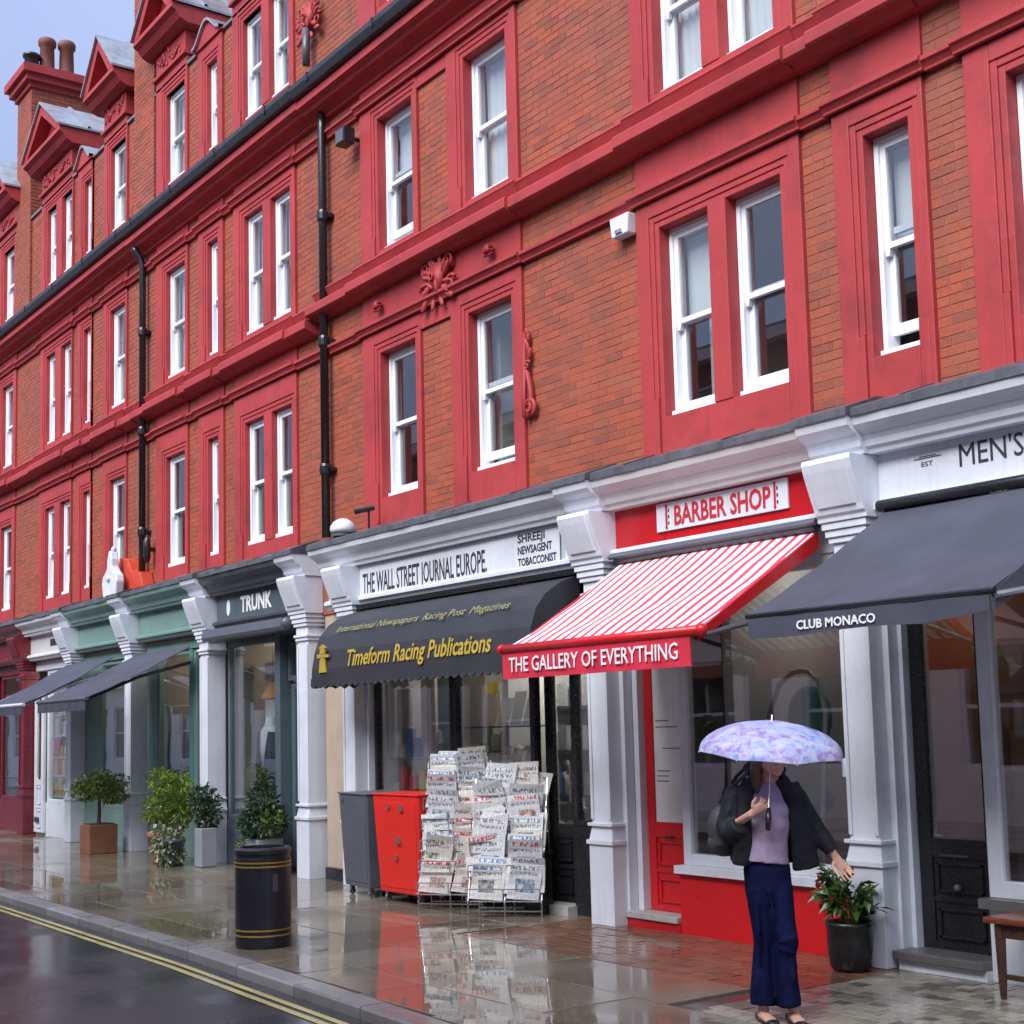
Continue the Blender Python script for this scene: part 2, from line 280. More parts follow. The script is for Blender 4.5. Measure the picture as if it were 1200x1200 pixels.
# ------------------------------------------------------------------ mesh helpers
class MB:
    def __init__(s): s.v = []; s.f = []; s.r = []
    def add(s, vs, fs, rnd=0.0):
        o = len(s.v); s.v += [tuple(a) for a in vs]; s.f += [tuple(i + o for i in f) for f in fs]; s.r += [rnd] * len(fs); return s
    def box(s, x0, x1, y0, y1, z0, z1, rnd=0.0):
        s.add([(x0, y0, z0), (x1, y0, z0), (x1, y1, z0), (x0, y1, z0), (x0, y0, z1), (x1, y0, z1), (x1, y1, z1), (x0, y1, z1)],
              [(0, 3, 2, 1), (4, 5, 6, 7), (0, 1, 5, 4), (1, 2, 6, 5), (2, 3, 7, 6), (3, 0, 4, 7)], rnd); return s
    def prof(s, pts, x0, x1, ends=True, d0=0, d1=0):
        """closed (y,z) profile, front side listed from top to bottom with the wall side last, swept along X"""
        n = len(pts)
        s.add([(x0, y, z) for y, z in pts] + [(x1, y, z) for y, z in pts],
              [(i, (i + 1) % n, n + (i + 1) % n, n + i) for i in range(n)] + ([tuple(range(n - 1, -1, -1)), tuple(range(n, 2 * n))] if ends else [])); return s
    def xz(s, pts, y0, y1):
        n = len(pts)
        s.add([(x, y0, z) for x, z in pts] + [(x, y1, z) for x, z in pts],
              [tuple(range(n)), tuple(range(2 * n - 1, n - 1, -1))] + [(i, n + i, n + (i + 1) % n, (i + 1) % n) for i in range(n)]); return s
    def xy(s, pts, z0, z1):
        n = len(pts)
        s.add([(x, y, z0) for x, y in pts] + [(x, y, z1) for x, y in pts],
              [tuple(range(n - 1, -1, -1)), tuple(range(n, 2 * n))] + [(i, (i + 1) % n, n + (i + 1) % n, n + i) for i in range(n)]); return s
    def tube(s, pts, rad, n=8, cap=True, flat=1.0, ref=(0, 0, 1)):
        pts = [Vector(p) for p in pts]; m = len(pts); rads = rad if isinstance(rad, (list, tuple)) else [rad] * m
        vs = []; prev = None
        for i, p in enumerate(pts):
            t = (pts[min(i + 1, m - 1)] - pts[max(i - 1, 0)]).normalized()
            a = prev if prev is not None else (Vector(ref) if abs(t.dot(Vector(ref))) < .9 else Vector((1, 0, 0)))
            a = (a - t * a.dot(t)).normalized(); b = t.cross(a); prev = a
            r = rads[i]; ra, rb = r if isinstance(r, tuple) else (r, r * flat)
            for k in range(n):
                w = 2 * PI * k / n; vs.append(p + a * math.cos(w) * ra + b * math.sin(w) * rb)
        fs = [(i * n + k, i * n + (k + 1) % n, (i + 1) * n + (k + 1) % n, (i + 1) * n + k) for i in range(m - 1) for k in range(n)]
        if cap: fs += [tuple(range(n - 1, -1, -1)), tuple(range((m - 1) * n, m * n))]
        s.add(vs, fs); return s
    def lathe(s, prof, c=(0, 0, 0), n=20):
        vs = []; m = len(prof)
        for r, z in prof:
            for k in range(n): vs.append((c[0] + r * math.cos(2 * PI * k / n), c[1] + r * math.sin(2 * PI * k / n), c[2] + z))
        fs = [(i * n + k, i * n + (k + 1) % n, (i + 1) * n + (k + 1) % n, (i + 1) * n + k) for i in range(m - 1) for k in range(n)]
        fs += [tuple(range(n - 1, -1, -1)), tuple(range((m - 1) * n, m * n))]
        s.add(vs, fs); return s
    def ball(s, c, r, nu=10, nv=7):
        rx, ry, rz = r if isinstance(r, tuple) else (r, r, r); vs = []
        for j in range(1, nv):
            t = PI * j / nv
            for k in range(nu): vs.append((c[0] + rx * math.sin(t) * math.cos(2 * PI * k / nu), c[1] + ry * math.sin(t) * math.sin(2 * PI * k / nu), c[2] + rz * math.cos(t)))
        T = len(vs); vs += [(c[0], c[1], c[2] + rz), (c[0], c[1], c[2] - rz)]
        fs = [(j * nu + k, (j + 1) * nu + k, (j + 1) * nu + (k + 1) % nu, j * nu + (k + 1) % nu) for j in range(nv - 2) for k in range(nu)]
        fs += [(T, k, (k + 1) % nu) for k in range(nu)] + [(T + 1, (nv - 2) * nu + (k + 1) % nu, (nv - 2) * nu + k) for k in range(nu)]
        s.add(vs, fs); return s
    def leaf(s, p, d, up, L, w, rnd):
        d = d.normalized(); side = d.cross(up)
        side = side.normalized() if side.length > 1e-3 else Vector((1, 0, 0)); nrm = side.cross(d)
        a = p; m1 = p + d * L * .45 + side * w * .5 + nrm * L * .04; m2 = p + d * L * .45 - side * w * .5 + nrm * L * .04; e = p + d * L - nrm * L * .12
        mid = p + d * L * .5 - nrm * L * .03
        s.add([a, m1, e, m2, mid], [(0, 1, 4), (1, 2, 4), (2, 3, 4), (3, 0, 4)], rnd)
    def mesh(s, name, off=(0, 0, 0)):
        me = bpy.data.meshes.new(name); me.from_pydata([(a - off[0], b - off[1], c - off[2]) for a, b, c in s.v], [], s.f)
        if any(s.r):
            a = me.attributes.new('rnd', 'FLOAT', 'FACE'); a.data.foreach_set('value', s.r)
        return me
    def build(s, name, mat, parent=None, local=False, smooth=False, bevel=0):
        off = (0, 0, 0)
        if parent is not None and not local:
            p = parent; off = Vector((0, 0, 0))
            while p is not None: off = off + p.location; p = p.parent
        me = s.mesh(name, off); o = bpy.data.objects.new(name, me); COL.objects.link(o)
        me.materials.append(M[mat] if isinstance(mat, str) else mat); o.parent = parent
        if smooth: me.polygons.foreach_set('use_smooth', [True] * len(me.polygons))
        if bevel:
            b = o.modifiers.new('bevel', 'BEVEL'); b.width = bevel; b.segments = 2; b.limit_method = 'ANGLE'; b.harden_normals = False
        return o

def thing(name, label, cat, loc=(0, 0, 0), rz=0, group=None):
    o = bpy.data.objects.new(name, None); COL.objects.link(o); o.location = loc; o.rotation_euler = (0, 0, rz); o.empty_display_size = .1
    o['label'] = label; o['category'] = cat
    if group: o['group'] = group
    return o
def tag(o, label, cat, group=None):
    o['label'] = label; o['category'] = cat
    if group: o['group'] = group
    return o
def instance(me, name, mat, parent, loc, rot=(0, 0, 0), scale=None):
    o = bpy.data.objects.new(name, me); COL.objects.link(o); o.parent = parent; o.location = loc; o.rotation_euler = rot
    if scale: o.scale = scale
    return o
def text(body, name, size, loc, mat, parent=None, width=None, rot=(PI / 2, 0, 0), align='LEFT', bold=0.0, ext=.0015, space=1.0):
    """lettering as a mesh, caps of the given height fitted to a width; loc is the left (or middle) of the line at mid height"""
    c = bpy.data.curves.new(name, 'FONT'); c.body = body; c.size = size / .70; c.extrude = ext; c.offset = bold; c.space_character = space; c.resolution_u = 2
    o = bpy.data.objects.new(name, c); COL.objects.link(o); bpy.context.view_layer.update()
    me = bpy.data.meshes.new_from_object(o.evaluated_get(bpy.context.evaluated_depsgraph_get())); bpy.data.objects.remove(o); bpy.data.curves.remove(c)
    me.name = name; xs = [v.co.x for v in me.vertices]; x0, x1 = min(xs), max(xs); f = (width / (x1 - x0)) if width else 1
    for v in me.vertices: v.co.x = (v.co.x - (x0 if align == 'LEFT' else (x0 + x1) / 2)) * f; v.co.y -= size * .5
    me.materials.clear(); me.materials.append(M[mat]); o = bpy.data.objects.new(name, me); COL.objects.link(o)
    off = Vector((0, 0, 0)); p = parent
    while p is not None: off = off + p.location; p = p.parent
    o.location = Vector(loc) - off; o.rotation_euler = rot; o.parent = parent
    return o

def petal(m, x, y, z, ang, L, w, t):
    o = len(m.v); m.ball((0, 0, 0), (L / 2, t, w / 2), 8, 6); ca, sa = math.cos(ang), math.sin(ang)
    for i in range(o, len(m.v)):
        a, b, c = m.v[i]; c += .25 * w * math.sin(a / L * 3); a += L / 2; b -= t * .8 * (a / L) ** 2
        m.v[i] = (x + a * ca - c * sa, y + b, z + a * sa + c * ca)
def spiral(m, x, y, z, r, turns, sx, ph, th):
    n = int(turns * 10); m.tube([(x + sx * r * (1 - .8 * i / n) * math.cos(ph + turns * 2 * PI * i / n), y - .02 * i / n, z + r * (1 - .8 * i / n) * math.sin(ph + turns * 2 * PI * i / n)) for i in range(n + 1)], [th * (1 - .5 * i / n) for i in range(n + 1)], 6)

# ------------------------------------------------------------------ ground
KX = [(-60, -2.98), (-30, -3.03), (-16, -3.08), (-10, -3.17), (-7, -3.31), (-4, -3.48), (8, -4.2)]
def ky(x):
    for (a, ya), (b, yb) in zip(KX, KX[1:]):
        if a <= x <= b: return ya + (yb - ya) * (x - a) / (b - a)
    return KX[0][1] if x < KX[0][0] else KX[-1][1]
g = MB(); g.add([(-200, -120, -.14), (150, -120, -.14), (150, 150, -.14), (-200, 150, -.14)], [(0, 1, 2, 3)]); o = g.build('ground', 'road'); o['kind'] = 'structure'
g = MB(); xs = [-60 + 2 * i for i in range(35)]
for a, b in zip(xs, xs[1:]): g.add([(a, -6.95, -.075), (b, -6.95, -.075), (b, ky(b) + .02, -.075), (a, ky(a) + .02, -.075)], [(0, 1, 2, 3)])
o = g.build('road', 'road'); o['kind'] = 'structure'
g = MB(); g.box(-60, 8, -10.4, -6.95, -.13, 0); o = g.build('opposite_pavement', 'slab'); o['kind'] = 'structure'
for dy in (.115, .205):
    g = MB(); xs = [-60 + i for i in range(69)]
    for a, b in zip(xs, xs[1:]): g.add([(a, ky(a) - dy - .05, -.071), (b, ky(b) - dy - .05, -.071), (b, ky(b) - dy, -.071), (a, ky(a) - dy, -.071)], [(0, 1, 2, 3)])
    o = g.build('yellow_line', 'yellow'); o['kind'] = 'structure'
kerb = bpy.data.objects.new('kerb', None); COL.objects.link(kerb); kerb['kind'] = 'structure'
x = -36.0
while x < 2:
    L = random.uniform(.82, .98); a, b = x, x + L - .012; t = random.uniform(-.003, .003)
    g = MB(); ya, yb = ky(a), ky(b)
    g.add([(a, ya, -.13), (b, yb, -.13), (b, yb + .17, -.13), (a, ya + .17, -.13), (a, ya + .012, t), (b, yb + .012, t), (b, yb + .17, t), (a, ya + .17, t), (a, ya, -.015), (b, yb, -.015)],
          [(0, 1, 9, 8), (8, 9, 5, 4), (4, 5, 6, 7), (1, 2, 6, 5, 9), (3, 0, 8, 4, 7), (2, 3, 7, 6)])
    g.build('kerb_stone', 'kerb', kerb); x += L
pav = MB(); xs = [-60 + 2 * i for i in range(35)]
for a, b in zip(xs, xs[1:]): pav.add([(a, ky(a) + .1, -.012), (b, ky(b) + .1, -.012), (b, .3, -.012), (a, .3, -.012)], [(0, 1, 2, 3)])
pav = pav.build('pavement', 'joint'); pav['kind'] = 'structure'
def slab(x0, x1, y0, y1, z, name='paving_slab', mat='slab'):
    c = .002; g = MB()
    g.add([(x0, y0, -.05), (x1, y0, -.05), (x1, y1, -.05), (x0, y1, -.05), (x0, y0, z - c), (x1, y0, z - c), (x1, y1, z - c), (x0, y1, z - c),
           (x0 + c, y0 + c, z), (x1 - c, y0 + c, z), (x1 - c, y1 - c, z), (x0 + c, y1 - c, z)],
          [(0, 1, 5, 4), (1, 2, 6, 5), (2, 3, 7, 6), (3, 0, 4, 7), (4, 5, 9, 8), (5, 6, 10, 9), (6, 7, 11, 10), (7, 4, 8, 11), (8, 9, 10, 11)])
    return g.build(name, mat, pav)
PX0, PX1, PY0 = -9.4, -6.0, -1.22           # brick pavers
QX0, QX1, QY0 = -6.0, -2.0, -1.65           # small setts
courses = [-3.3 + .17, -2.62, -1.94, -1.26, -.63, .22]
for j, (y0, y1) in enumerate(zip([None] + courses[1:-1], courses[1:])):
    x = -36 + random.uniform(0, .5)
    while x < 2:
        L = random.choice([.6, .75, .9, .9, 1.05]); a, b = x, x + L - .006
        ya = (max(ky(a), ky(b)) + .18) if y0 is None else y0
        x += L
        yy1 = y1 - .006
        mx = (a + b) / 2
        if y0 is not None and y0 >= PY0 - .1 and PX0 < mx < PX1: continue
        if y0 is not None and y0 >= QY0 - .35 and mx > QX0: continue
        if a < PX0 < b and y0 is not None and y0 > PY0 - .1: b = PX0 - .009
        if a < QX0 < b and y0 is not None and y0 > QY0 - .35: b = QX0 - .009
        if yy1 - ya < .1 or b - a < .15: continue
        slab(a, b, ya, yy1, random.uniform(-.0022, .0022))
pieces = []
def pcell(x0, x1, y0, y1, mat):
    d = math.hypot((x0 + x1) / 2, (y0 + y1) / 2 - CY); pieces.append((d, x0, x1, y0, y1, random.uniform(-.0025, .0025), random.uniform(.02, 1), mat))
y = -1.255; j = 0
while y < .05:
    x = PX0 - (.1 if j % 2 else 0)
    while x < PX1 - .02:
        pcell(max(x, PX0), min(x + .192, PX1 - .008), y, y + .092, 'paver'); x += .2
    y += .1; j += 1
y = -1.935; j = 0
while y < .2:
    x = QX0 + (.0 if j % 2 else -.06)
    while x < QX1:
        pcell(max(x, QX0), x + .112, y, y + .092, 'sett'); x += .12
    y += .1; j += 1
for mat, nm in (('paver', 'brick_paver'), ('sett', 'sett')):
    ps = sorted([p for p in pieces if p[7] == mat and -40 < p[1]])
    vis = [p for p in ps if p[1] < -4.3]; rest = [p for p in ps if p[1] >= -4.3] + vis[290:]
    for d, x0, x1, y0, y1, z, r, _ in vis[:290]:
        slab(x0, x1, y0, y1, z, nm, mat)
    g = MB()
    for d, x0, x1, y0, y1, z, r, _ in rest: g.box(x0, x1, y0, y1, -.05, z, r)
    if rest: q = g.build(nm, mat, pav); q['kind'] = 'stuff'

# ------------------------------------------------------------------ terrace
def window(parent, x0, x1, z0, z1, ys, gap=0.0, cur=None):
    w, h = x1 - x0, z1 - z0; fw = .04; e = .003
    b = MB(); b.box(x0 + e, x0 + fw, ys, ys + .13, z0, z1 - e).box(x1 - fw, x1 - e, ys, ys + .13, z0, z1 - e).box(x0 + fw, x1 - fw, ys, ys + .13, z1 - fw, z1 - e)
    b.box(x0 + e, x1 - e, ys - .035, ys - .001, z0 + .002, z0 + .052).box(x0 + fw, x1 - fw, ys, ys + .13, z0 + .002, z0 + .05)
    wo = b.build('window', 'sashwhite', parent)
    zm = z0 + .05 + (h - .05 - fw) * .5; st = .045; a, c = x0 + fw + .001, x1 - fw - .001; zt = z1 - fw - .001
    def sash(y0, y1, za, zb, bot, horns):
        m = MB(); m.box(a, a + st, y0, y1, za, zb).box(c - st, c, y0, y1, za, zb).box(a + st, c - st, y0, y1, zb - .045, zb).box(a + st, c - st, y0, y1, za, za + bot)
        if horns:
            for q in (a, c - st): m.xz([(q, za), (q + st, za), (q + st * .8, za - .05), (q + st * .2, za - .05)], y0, y1)
        m.build('sash', 'sashwhite', wo)
        p = MB(); p.box(a + st - .002, c - st + .002, y0 + .014, y0 + .018, za + bot - .002, zb - .043); p.build('pane', 'glass', wo)
    sash(ys + .018, ys + .055, zm - .022, zt, .04, True)
    sash(ys + .064, ys + .101, z0 + .052 + gap, zm + .02 + gap, .075, False)
    if cur:
        m = MB(); n = 18; xs = [x0 + fw + (w - 2 * fw) * i / n for i in range(n + 1)]
        zl = {'net': z0 + .06, 'blind': z0 + h * .55, 'half': z0 + .06}[cur]; zh = z1 - .06 if cur != 'half' else z0 + h * .52
        am = .012 if cur != 'blind' else .0
        vs = [(x, ys + .16 + am * math.sin(i * 2.1), zz) for zz in (zl, zh) for i, x in enumerate(xs)]
        m.add(vs, [(i, i + 1, n + 2 + i, n + 1 + i) for i in range(n)]); m.build('blind' if cur == 'blind' else 'curtain', 'curtain', wo, smooth=True)
    return wo

def surround(parent, x0, x1, ops, zb, z0, z1, zt, mat='terracotta'):
    """moulded terracotta round a group of openings: plain outer band, stepped inner moulding, mullions, apron"""
    b = MB(); yo, yi, yr = -.04, -.018, .17; mw = .10
    a, c = ops[0][0], ops[-1][1]
    b.box(x0, a - mw, yo, .05, zb, zt).box(c + mw, x1, yo, .05, zb, zt)
    b.box(a - mw, c + mw, yo, .05, z1 + mw, zt)
    # inner stepped moulding
    for (p, q) in ((a - mw, a - .05), (c + .05, c + mw)): b.box(p, q, yo + .010, .05, z0 + .16, z1 + mw)
    for (p, q) in ((a - mw, a - .05), (c + .05, c + mw)): b.box(p, q, yo, .05, zb, z0 + .16)
    b.box(a - .05, a, yi, yr, zb, z1 + .05); b.box(c, c + .05, yi, yr, zb, z1 + .05)
    b.box(a - .05, c + .05, yo + .012, .05, z1 + .05, z1 + mw)
    b.box(a, c, yi, yr, z1, z1 + .05)
    b.box(a, c, yo + .02, yr, zb, z0)
    for (p, q), (r, s_) in zip(ops, ops[1:]): b.box(q, r, yo + .012, yr, z0, z1)
    return b.build('window_surround', mat, parent, bevel=.006)

def wallcells(xa, xb, za, zb, holes, y0, y1):
    """solid wall with rectangular holes"""
    xs = sorted({xa, xb} | {v for h in holes for v in h[:2] if xa < v < xb}); zs = sorted({za, zb} | {v for h in holes for v in h[2:] if za < v < zb})
    b = MB()
    for c0, c1 in zip(zs, zs[1:]):
        run = None
        for a0, a1 in zip(xs, xs[1:]):
            mx, mz = (a0 + a1) / 2, (c0 + c1) / 2
            hole = any(h[0] < mx < h[1] and h[2] < mz < h[3] for h in holes)
            if not hole and run is None: run = a0
            if hole and run is not None: b.box(run, a0, y0, y1, c0, c1); run = None
        if run is not None: b.box(run, xb, y0, y1, c0, c1)
    return b
BL, BH, BJ = .196, .056, .010
def bricks(rects, y=0.0, out=None):
    """stretcher bond courses of proud bricks in every (x0,x1,z0,z1)"""
    res = []
    for x0, x1, z0, z1 in rects:
        k0 = math.ceil(z0 / (BH + BJ)); k = k0
        while (k + 1) * (BH + BJ) <= z1 + .001:
            z = k * (BH + BJ); x = x0 - (0 if k % 2 else (BL + BJ) / 2)
            while x < x1:
                a, b = max(x, x0), min(x + BL, x1)
                if b - a > .03: res.append((a, b, z, z + BH, y - random.uniform(.002, .005)))
                x += BL + BJ
            k += 1
    return res
def brickgeo(mb, r, rnd):
    a, b, z0, z1, y = r; mb.add([(a, y, z0), (b, y, z0), (b, y, z1), (a, y, z1), (a, .003, z0), (b, .003, z0), (b, .003, z1), (a, .003, z1)],
        [(0, 1, 2, 3), (4, 5, 1, 0), (1, 5, 6, 2), (3, 2, 6, 7), (4, 0, 3, 7)], rnd)

def prof_string(zb):   # projecting sill band, bottom lip at zb
    return [(.0, zb + .30), (-.10, zb + .295), (-.105, zb + .275), (-.095, zb + .262), (-.03, zb + .13), (-.185, zb + .118), (-.20, zb + .10), (-.20, zb + .015), (-.18, zb), (-.12, zb - .012), (-.07, zb - .04), (.0, zb - .045)]
def prof_small(zb):
    return [(.0, zb + .105), (-.06, zb + .10), (-.09, zb + .09), (-.09, zb + .06), (-.07, zb + .05), (-.05, zb + .02), (-.05, zb), (.0, zb)]
def prof_eaves(zb):
    return [(.0, zb + .20), (-.28, zb + .19), (-.285, zb + .09), (-.23, zb + .075), (-.20, zb + .03), (-.12, zb + .01), (-.07, zb - .02), (-.065, zb - .05), (.0, zb - .06)]

def building(label, xa, xb, groups, z1f, z2f, zstr, zeav, ys, extra_red=(), attic=(), nbrick=0, breaks=()):
    B = thing('terrace_building', label, 'building', ((xa + xb) / 2, 0, 0))
    holes = []; red = []; floors = ((z1f, 3.70, 5.80), (z2f, zstr + .25, 8.30))
    for (x0, x1, ops, opt) in groups:
        for fl, (zz, zb, zt) in enumerate(floors):
            if fl == 0 and opt.get('no1'): continue
            for i, (p, q) in enumerate(ops): holes.append((p - .002, q + .002, zz[0] - .002, zz[1] + .002))
            red.append((x0, x1, zb, zt))
            surround(B, x0, x1, ops, zb, zz[0], zz[1], zt)
            for i, (p, q) in enumerate(ops):
                gap = opt.get('gap', {}).get((fl, i), 0); cur = opt.get('cur', {}).get((fl, i), 'net' if fl == 1 else None)
                window(B, p, q, zz[0], zz[1], ys, gap, cur)
        for za, zb in ((5.905, zstr - .04), (8.40, zeav - .055)):
            if opt.get('frieze', True): red.append((x0, x1, za, zb)); MB().box(x0, x1, -.028, .02, za, zb).build('frieze_panel', 'terracotta', B)
    for r in extra_red:
        red.append(r); MB().box(r[0], r[1], -.032, .02, r[2], r[3]).build('frieze_panel', 'terracotta', B)
    wallcells(xa, xb, 2.9, 9.1, holes, 0, .28).build('wall', 'mortar', B)
    m = MB(); m.box(xa, xb, 2.6, 2.8, 0, 9.3)
    for z in (3.55, 6.25, 8.95): m.box(xa, xb, .30, 2.6, z, z + .12)
    x = xa
    while x <= xb + .01: m.box(x, min(x + .1, xb), .30, 2.6, 0, 9.0); x += (xb - xa) / max(1, round((xb - xa) / 2.75)) - .0001
    m.build('room_wall', 'interior', B)
    # bricks where no terracotta covers
    xs = sorted({xa, xb} | {v for r in red for v in r[:2]}); rects = []
    for a, b in zip(xs, xs[1:]):
        zs = sorted({3.72, 9.0} | {v for r in red if r[0] < (a + b) / 2 < r[1] for v in r[2:]})
        for c0, c1 in zip(zs, zs[1:]):
            if b - a > .05 and not any(r[0] < (a + b) / 2 < r[1] and r[2] < (c0 + c1) / 2 < r[3] for r in red):
                if not any(h[0] < (a + b) / 2 < h[1] and h[2] < (c0 + c1) / 2 < h[3] for h in holes): rects.append((a + .004, b - .004, c0, c1))
    bs = bricks(rects)
    near = sorted([b for b in bs if b[0] > -11.9 and b[0] < -4.3 and b[2] < 7.9], key=lambda r: math.dist(((r[0] + r[1]) / 2, 0, r[2]), (0, CY, 1.6)))[:nbrick]
    ns = set(near); g = MB()
    for r in bs:
        if r in ns:
            q = MB(); brickgeo(q, r, 0); q.build('brick', 'brick', B)
        else: brickgeo(g, r, random.uniform(.02, 1))
    q = g.build('brickwork', 'brick', B); q['kind'] = 'stuff'
    # string courses break forward over the surrounds
    def course(name, prof, z, dy):
        m = MB(); m.prof(prof(z), xa, xb)
        for (a, b) in (breaks if dy else ()):
            m.prof([(y - dy if y < -.001 else y, zz) for y, zz in prof(z)], a - .04, b + .04)
        m.build(name, 'terracotta', B, bevel=.004)
    course('string_course', prof_string, zstr, .035); course('lower_string_course', prof_small, 5.80, .03)
    course('lower_string_course', prof_small, 8.30, .03); course('eaves_cornice', prof_eaves, zeav, 0)
    zg = zeav + .20
    m = MB(); m.prof([(.0, zg + .15), (-.26, zg + .15), (-.28, zg + .12), (-.33, zg + .12), (-.345, zg + .15), (-.365, zg + .15), (-.37, zg + .09), (-.34, zg + .01), (-.27, zg - .003), (.0, zg - .003)], xa, xb)
    gu = m.build('gutter', 'gutter', B); x = xa + .4; m = MB()
    while x < xb: m.box(x, x + .04, -.376, -.02, zg + .06, zg + .157); x += 1.45
    q = m.build('gutter_joint', 'gutter', gu); q['kind'] = 'stuff'
    # attic storey
    ZA, ZB = 9.0, 10.86; ah = []; ared = []
    for (x0, x1, ops, top) in attic:
        for p, q in ops: ah.append((p - .002, q + .002, 9.36, 10.70))
        if top == 'arch':
            surround(B, x0, x1, ops, 9.0, 9.36, 10.58, 10.86); 
        else: surround(B, x0, x1, ops, 9.0, 9.36, 10.70, 10.98)
        for p, q in ops: window(B, p, q, 9.36, 10.70 if top != 'arch' else 10.58, ys, 0, 'net')
        ared.append((x0, x1))
        if top == 'ped':
            e = .16; c = (x0 + x1) / 2
            m = MB(); m.box(x0 + .03, x1 - .03, -.05, 1.5, 10.981, 11.36)
            m.box(x0 - .02, x1 + .02, -.09, .1, 11.0, 11.05)
            m.build('gable', 'terracotta', B, bevel=.006)
            m = MB(); m.prof([(1.6, 11.62), (-.32, 11.62), (-.33, 11.54), (-.26, 11.50), (-.20, 11.42), (-.10, 11.37), (1.6, 11.36)], x0 - e, x1 + e)
            zb_, za_ = 11.623, 12.32
            m.xz([(x0 - e, zb_), (x0 - e + .2, zb_), (c, za_ - .17), (x1 + e - .2, zb_), (x1 + e, zb_), (c, za_)], -.32, .0)
            m.xz([(x0 - e + .2, zb_), (x1 + e - .2, zb_), (c, za_ - .17)], -.12, .3)
            pd = m.build('pediment', 'terracotta', B, bevel=.006)
            m = MB(); 
            for sx in (-1, 1):
                xe = c + sx * ((x1 - x0) / 2 + e + .03)
                m.add([(xe, -.36, zb_), (c, -.36, za_ + .03), (c, 1.7, za_ + .03), (xe, 1.7, zb_), (xe, -.36, zb_ + .035), (c, -.36, za_ + .065), (c, 1.7, za_ + .065), (xe, 1.7, zb_ + .035)],
                      [(0, 1, 5, 4), (1, 2, 6, 5), (2, 3, 7, 6), (3, 0, 4, 7), (4, 5, 6, 7), (3, 2, 1, 0)])
                for k in range(1, 4):
                    yk = -.36 + k * .5; m.add([(xe, yk, zb_ + .035), (c, yk, za_ + .065), (c, yk + .05, za_ + .065), (xe, yk + .05, zb_ + .035), (xe, yk, zb_ + .07), (c, yk, za_ + .10), (c, yk + .05, za_ + .10), (xe, yk + .05, zb_ + .07)], [(0, 1, 5, 4), (4, 5, 6, 7), (2, 3, 7, 6)])
            m.build('gable_roof', 'leadsheen', B)
            m = MB()          # carved relief under the pediment
            rr = random.Random(int(x0 * 10)); nn = int((x1 - x0) * 9)
            for k in range(nn):
                px = c + (k / (nn - 1) - .5) * (x1 - x0 - .35); petal(m, px, -.055, 11.20 + .035 * math.sin(k * 1.9), rr.uniform(0, 2 * PI), rr.uniform(.09, .17), rr.uniform(.04, .07), .018)
            for sx in (-1, 1): spiral(m, c + sx * (x1 - x0) * .22, -.055, 11.19, .08, 1.4, sx, 0, .016)
            q = m.build('carved_relief', 'terracotta', B, smooth=True); q['kind'] = 'stuff'
        if top == 'arch':      # curved parapet with a lead cap
            n = 14; pts = [(x0 - .05 + (x1 - x0 + .1) * i / n, 10.86 + .26 * math.sin(PI * i / n) ** 2) for i in range(n + 1)]
            MB().xz(pts + [(x1 + .05, 10.86), (x0 - .05, 10.86)][::1] if False else [(x0 - .05, 10.84)] + pts + [(x1 + .05, 10.84)], -.07, .25).build('shaped_parapet', 'terracotta', B)
            m = MB()
            for (p, q), (r, s_) in zip(pts, pts[1:]): m.add([(p, -.11, q), (r, -.11, s_), (r, .29, s_), (p, .29, q), (p, -.11, q + .04), (r, -.11, s_ + .04), (r, .29, s_ + .04), (p, .29, q + .04)], [(0, 1, 5, 4), (4, 5, 6, 7), (3, 2, 1, 0), (2, 3, 7, 6)])
            m.build('parapet_cap', 'leadsheen', B)
    wallcells(xa, xb, ZA + .1, 10.84, ah, 0, .28).build('attic_wall', 'mortar', B)
    rects = []; xx = xa
    for a, b in sorted(ared) + [(xb, xb)]:
        if a - xx > .05: rects.append((xx + .004, a - .004, 9.1, 10.82))
        xx = max(xx, b)
    g = MB()
    for r in bricks(rects): brickgeo(g, r, random.uniform(.02, 1))
    if g.v: q = g.build('attic_brickwork', 'brick', B); q['kind'] = 'stuff'
    m = MB(); m.box(xa, xb, 2.5, 2.7, 8.9, 10.8); m.build('attic_room_wall', 'interior', B)
    m = MB(); m.add([(xa, .28, 10.84), (xb, .28, 10.84), (xb, 2.4, 12.1), (xa, 2.4, 12.1), (xb, 7, 12.2), (xa, 7, 12.2), (xa, 7, 3), (xb, 7, 3)], [(0, 1, 2, 3), (3, 2, 4, 5), (5, 4, 7, 6)])
    m.box(xa, xb, -.04, .28, 10.842, 10.88)
    m.build('roof', 'slate', B)
    return B

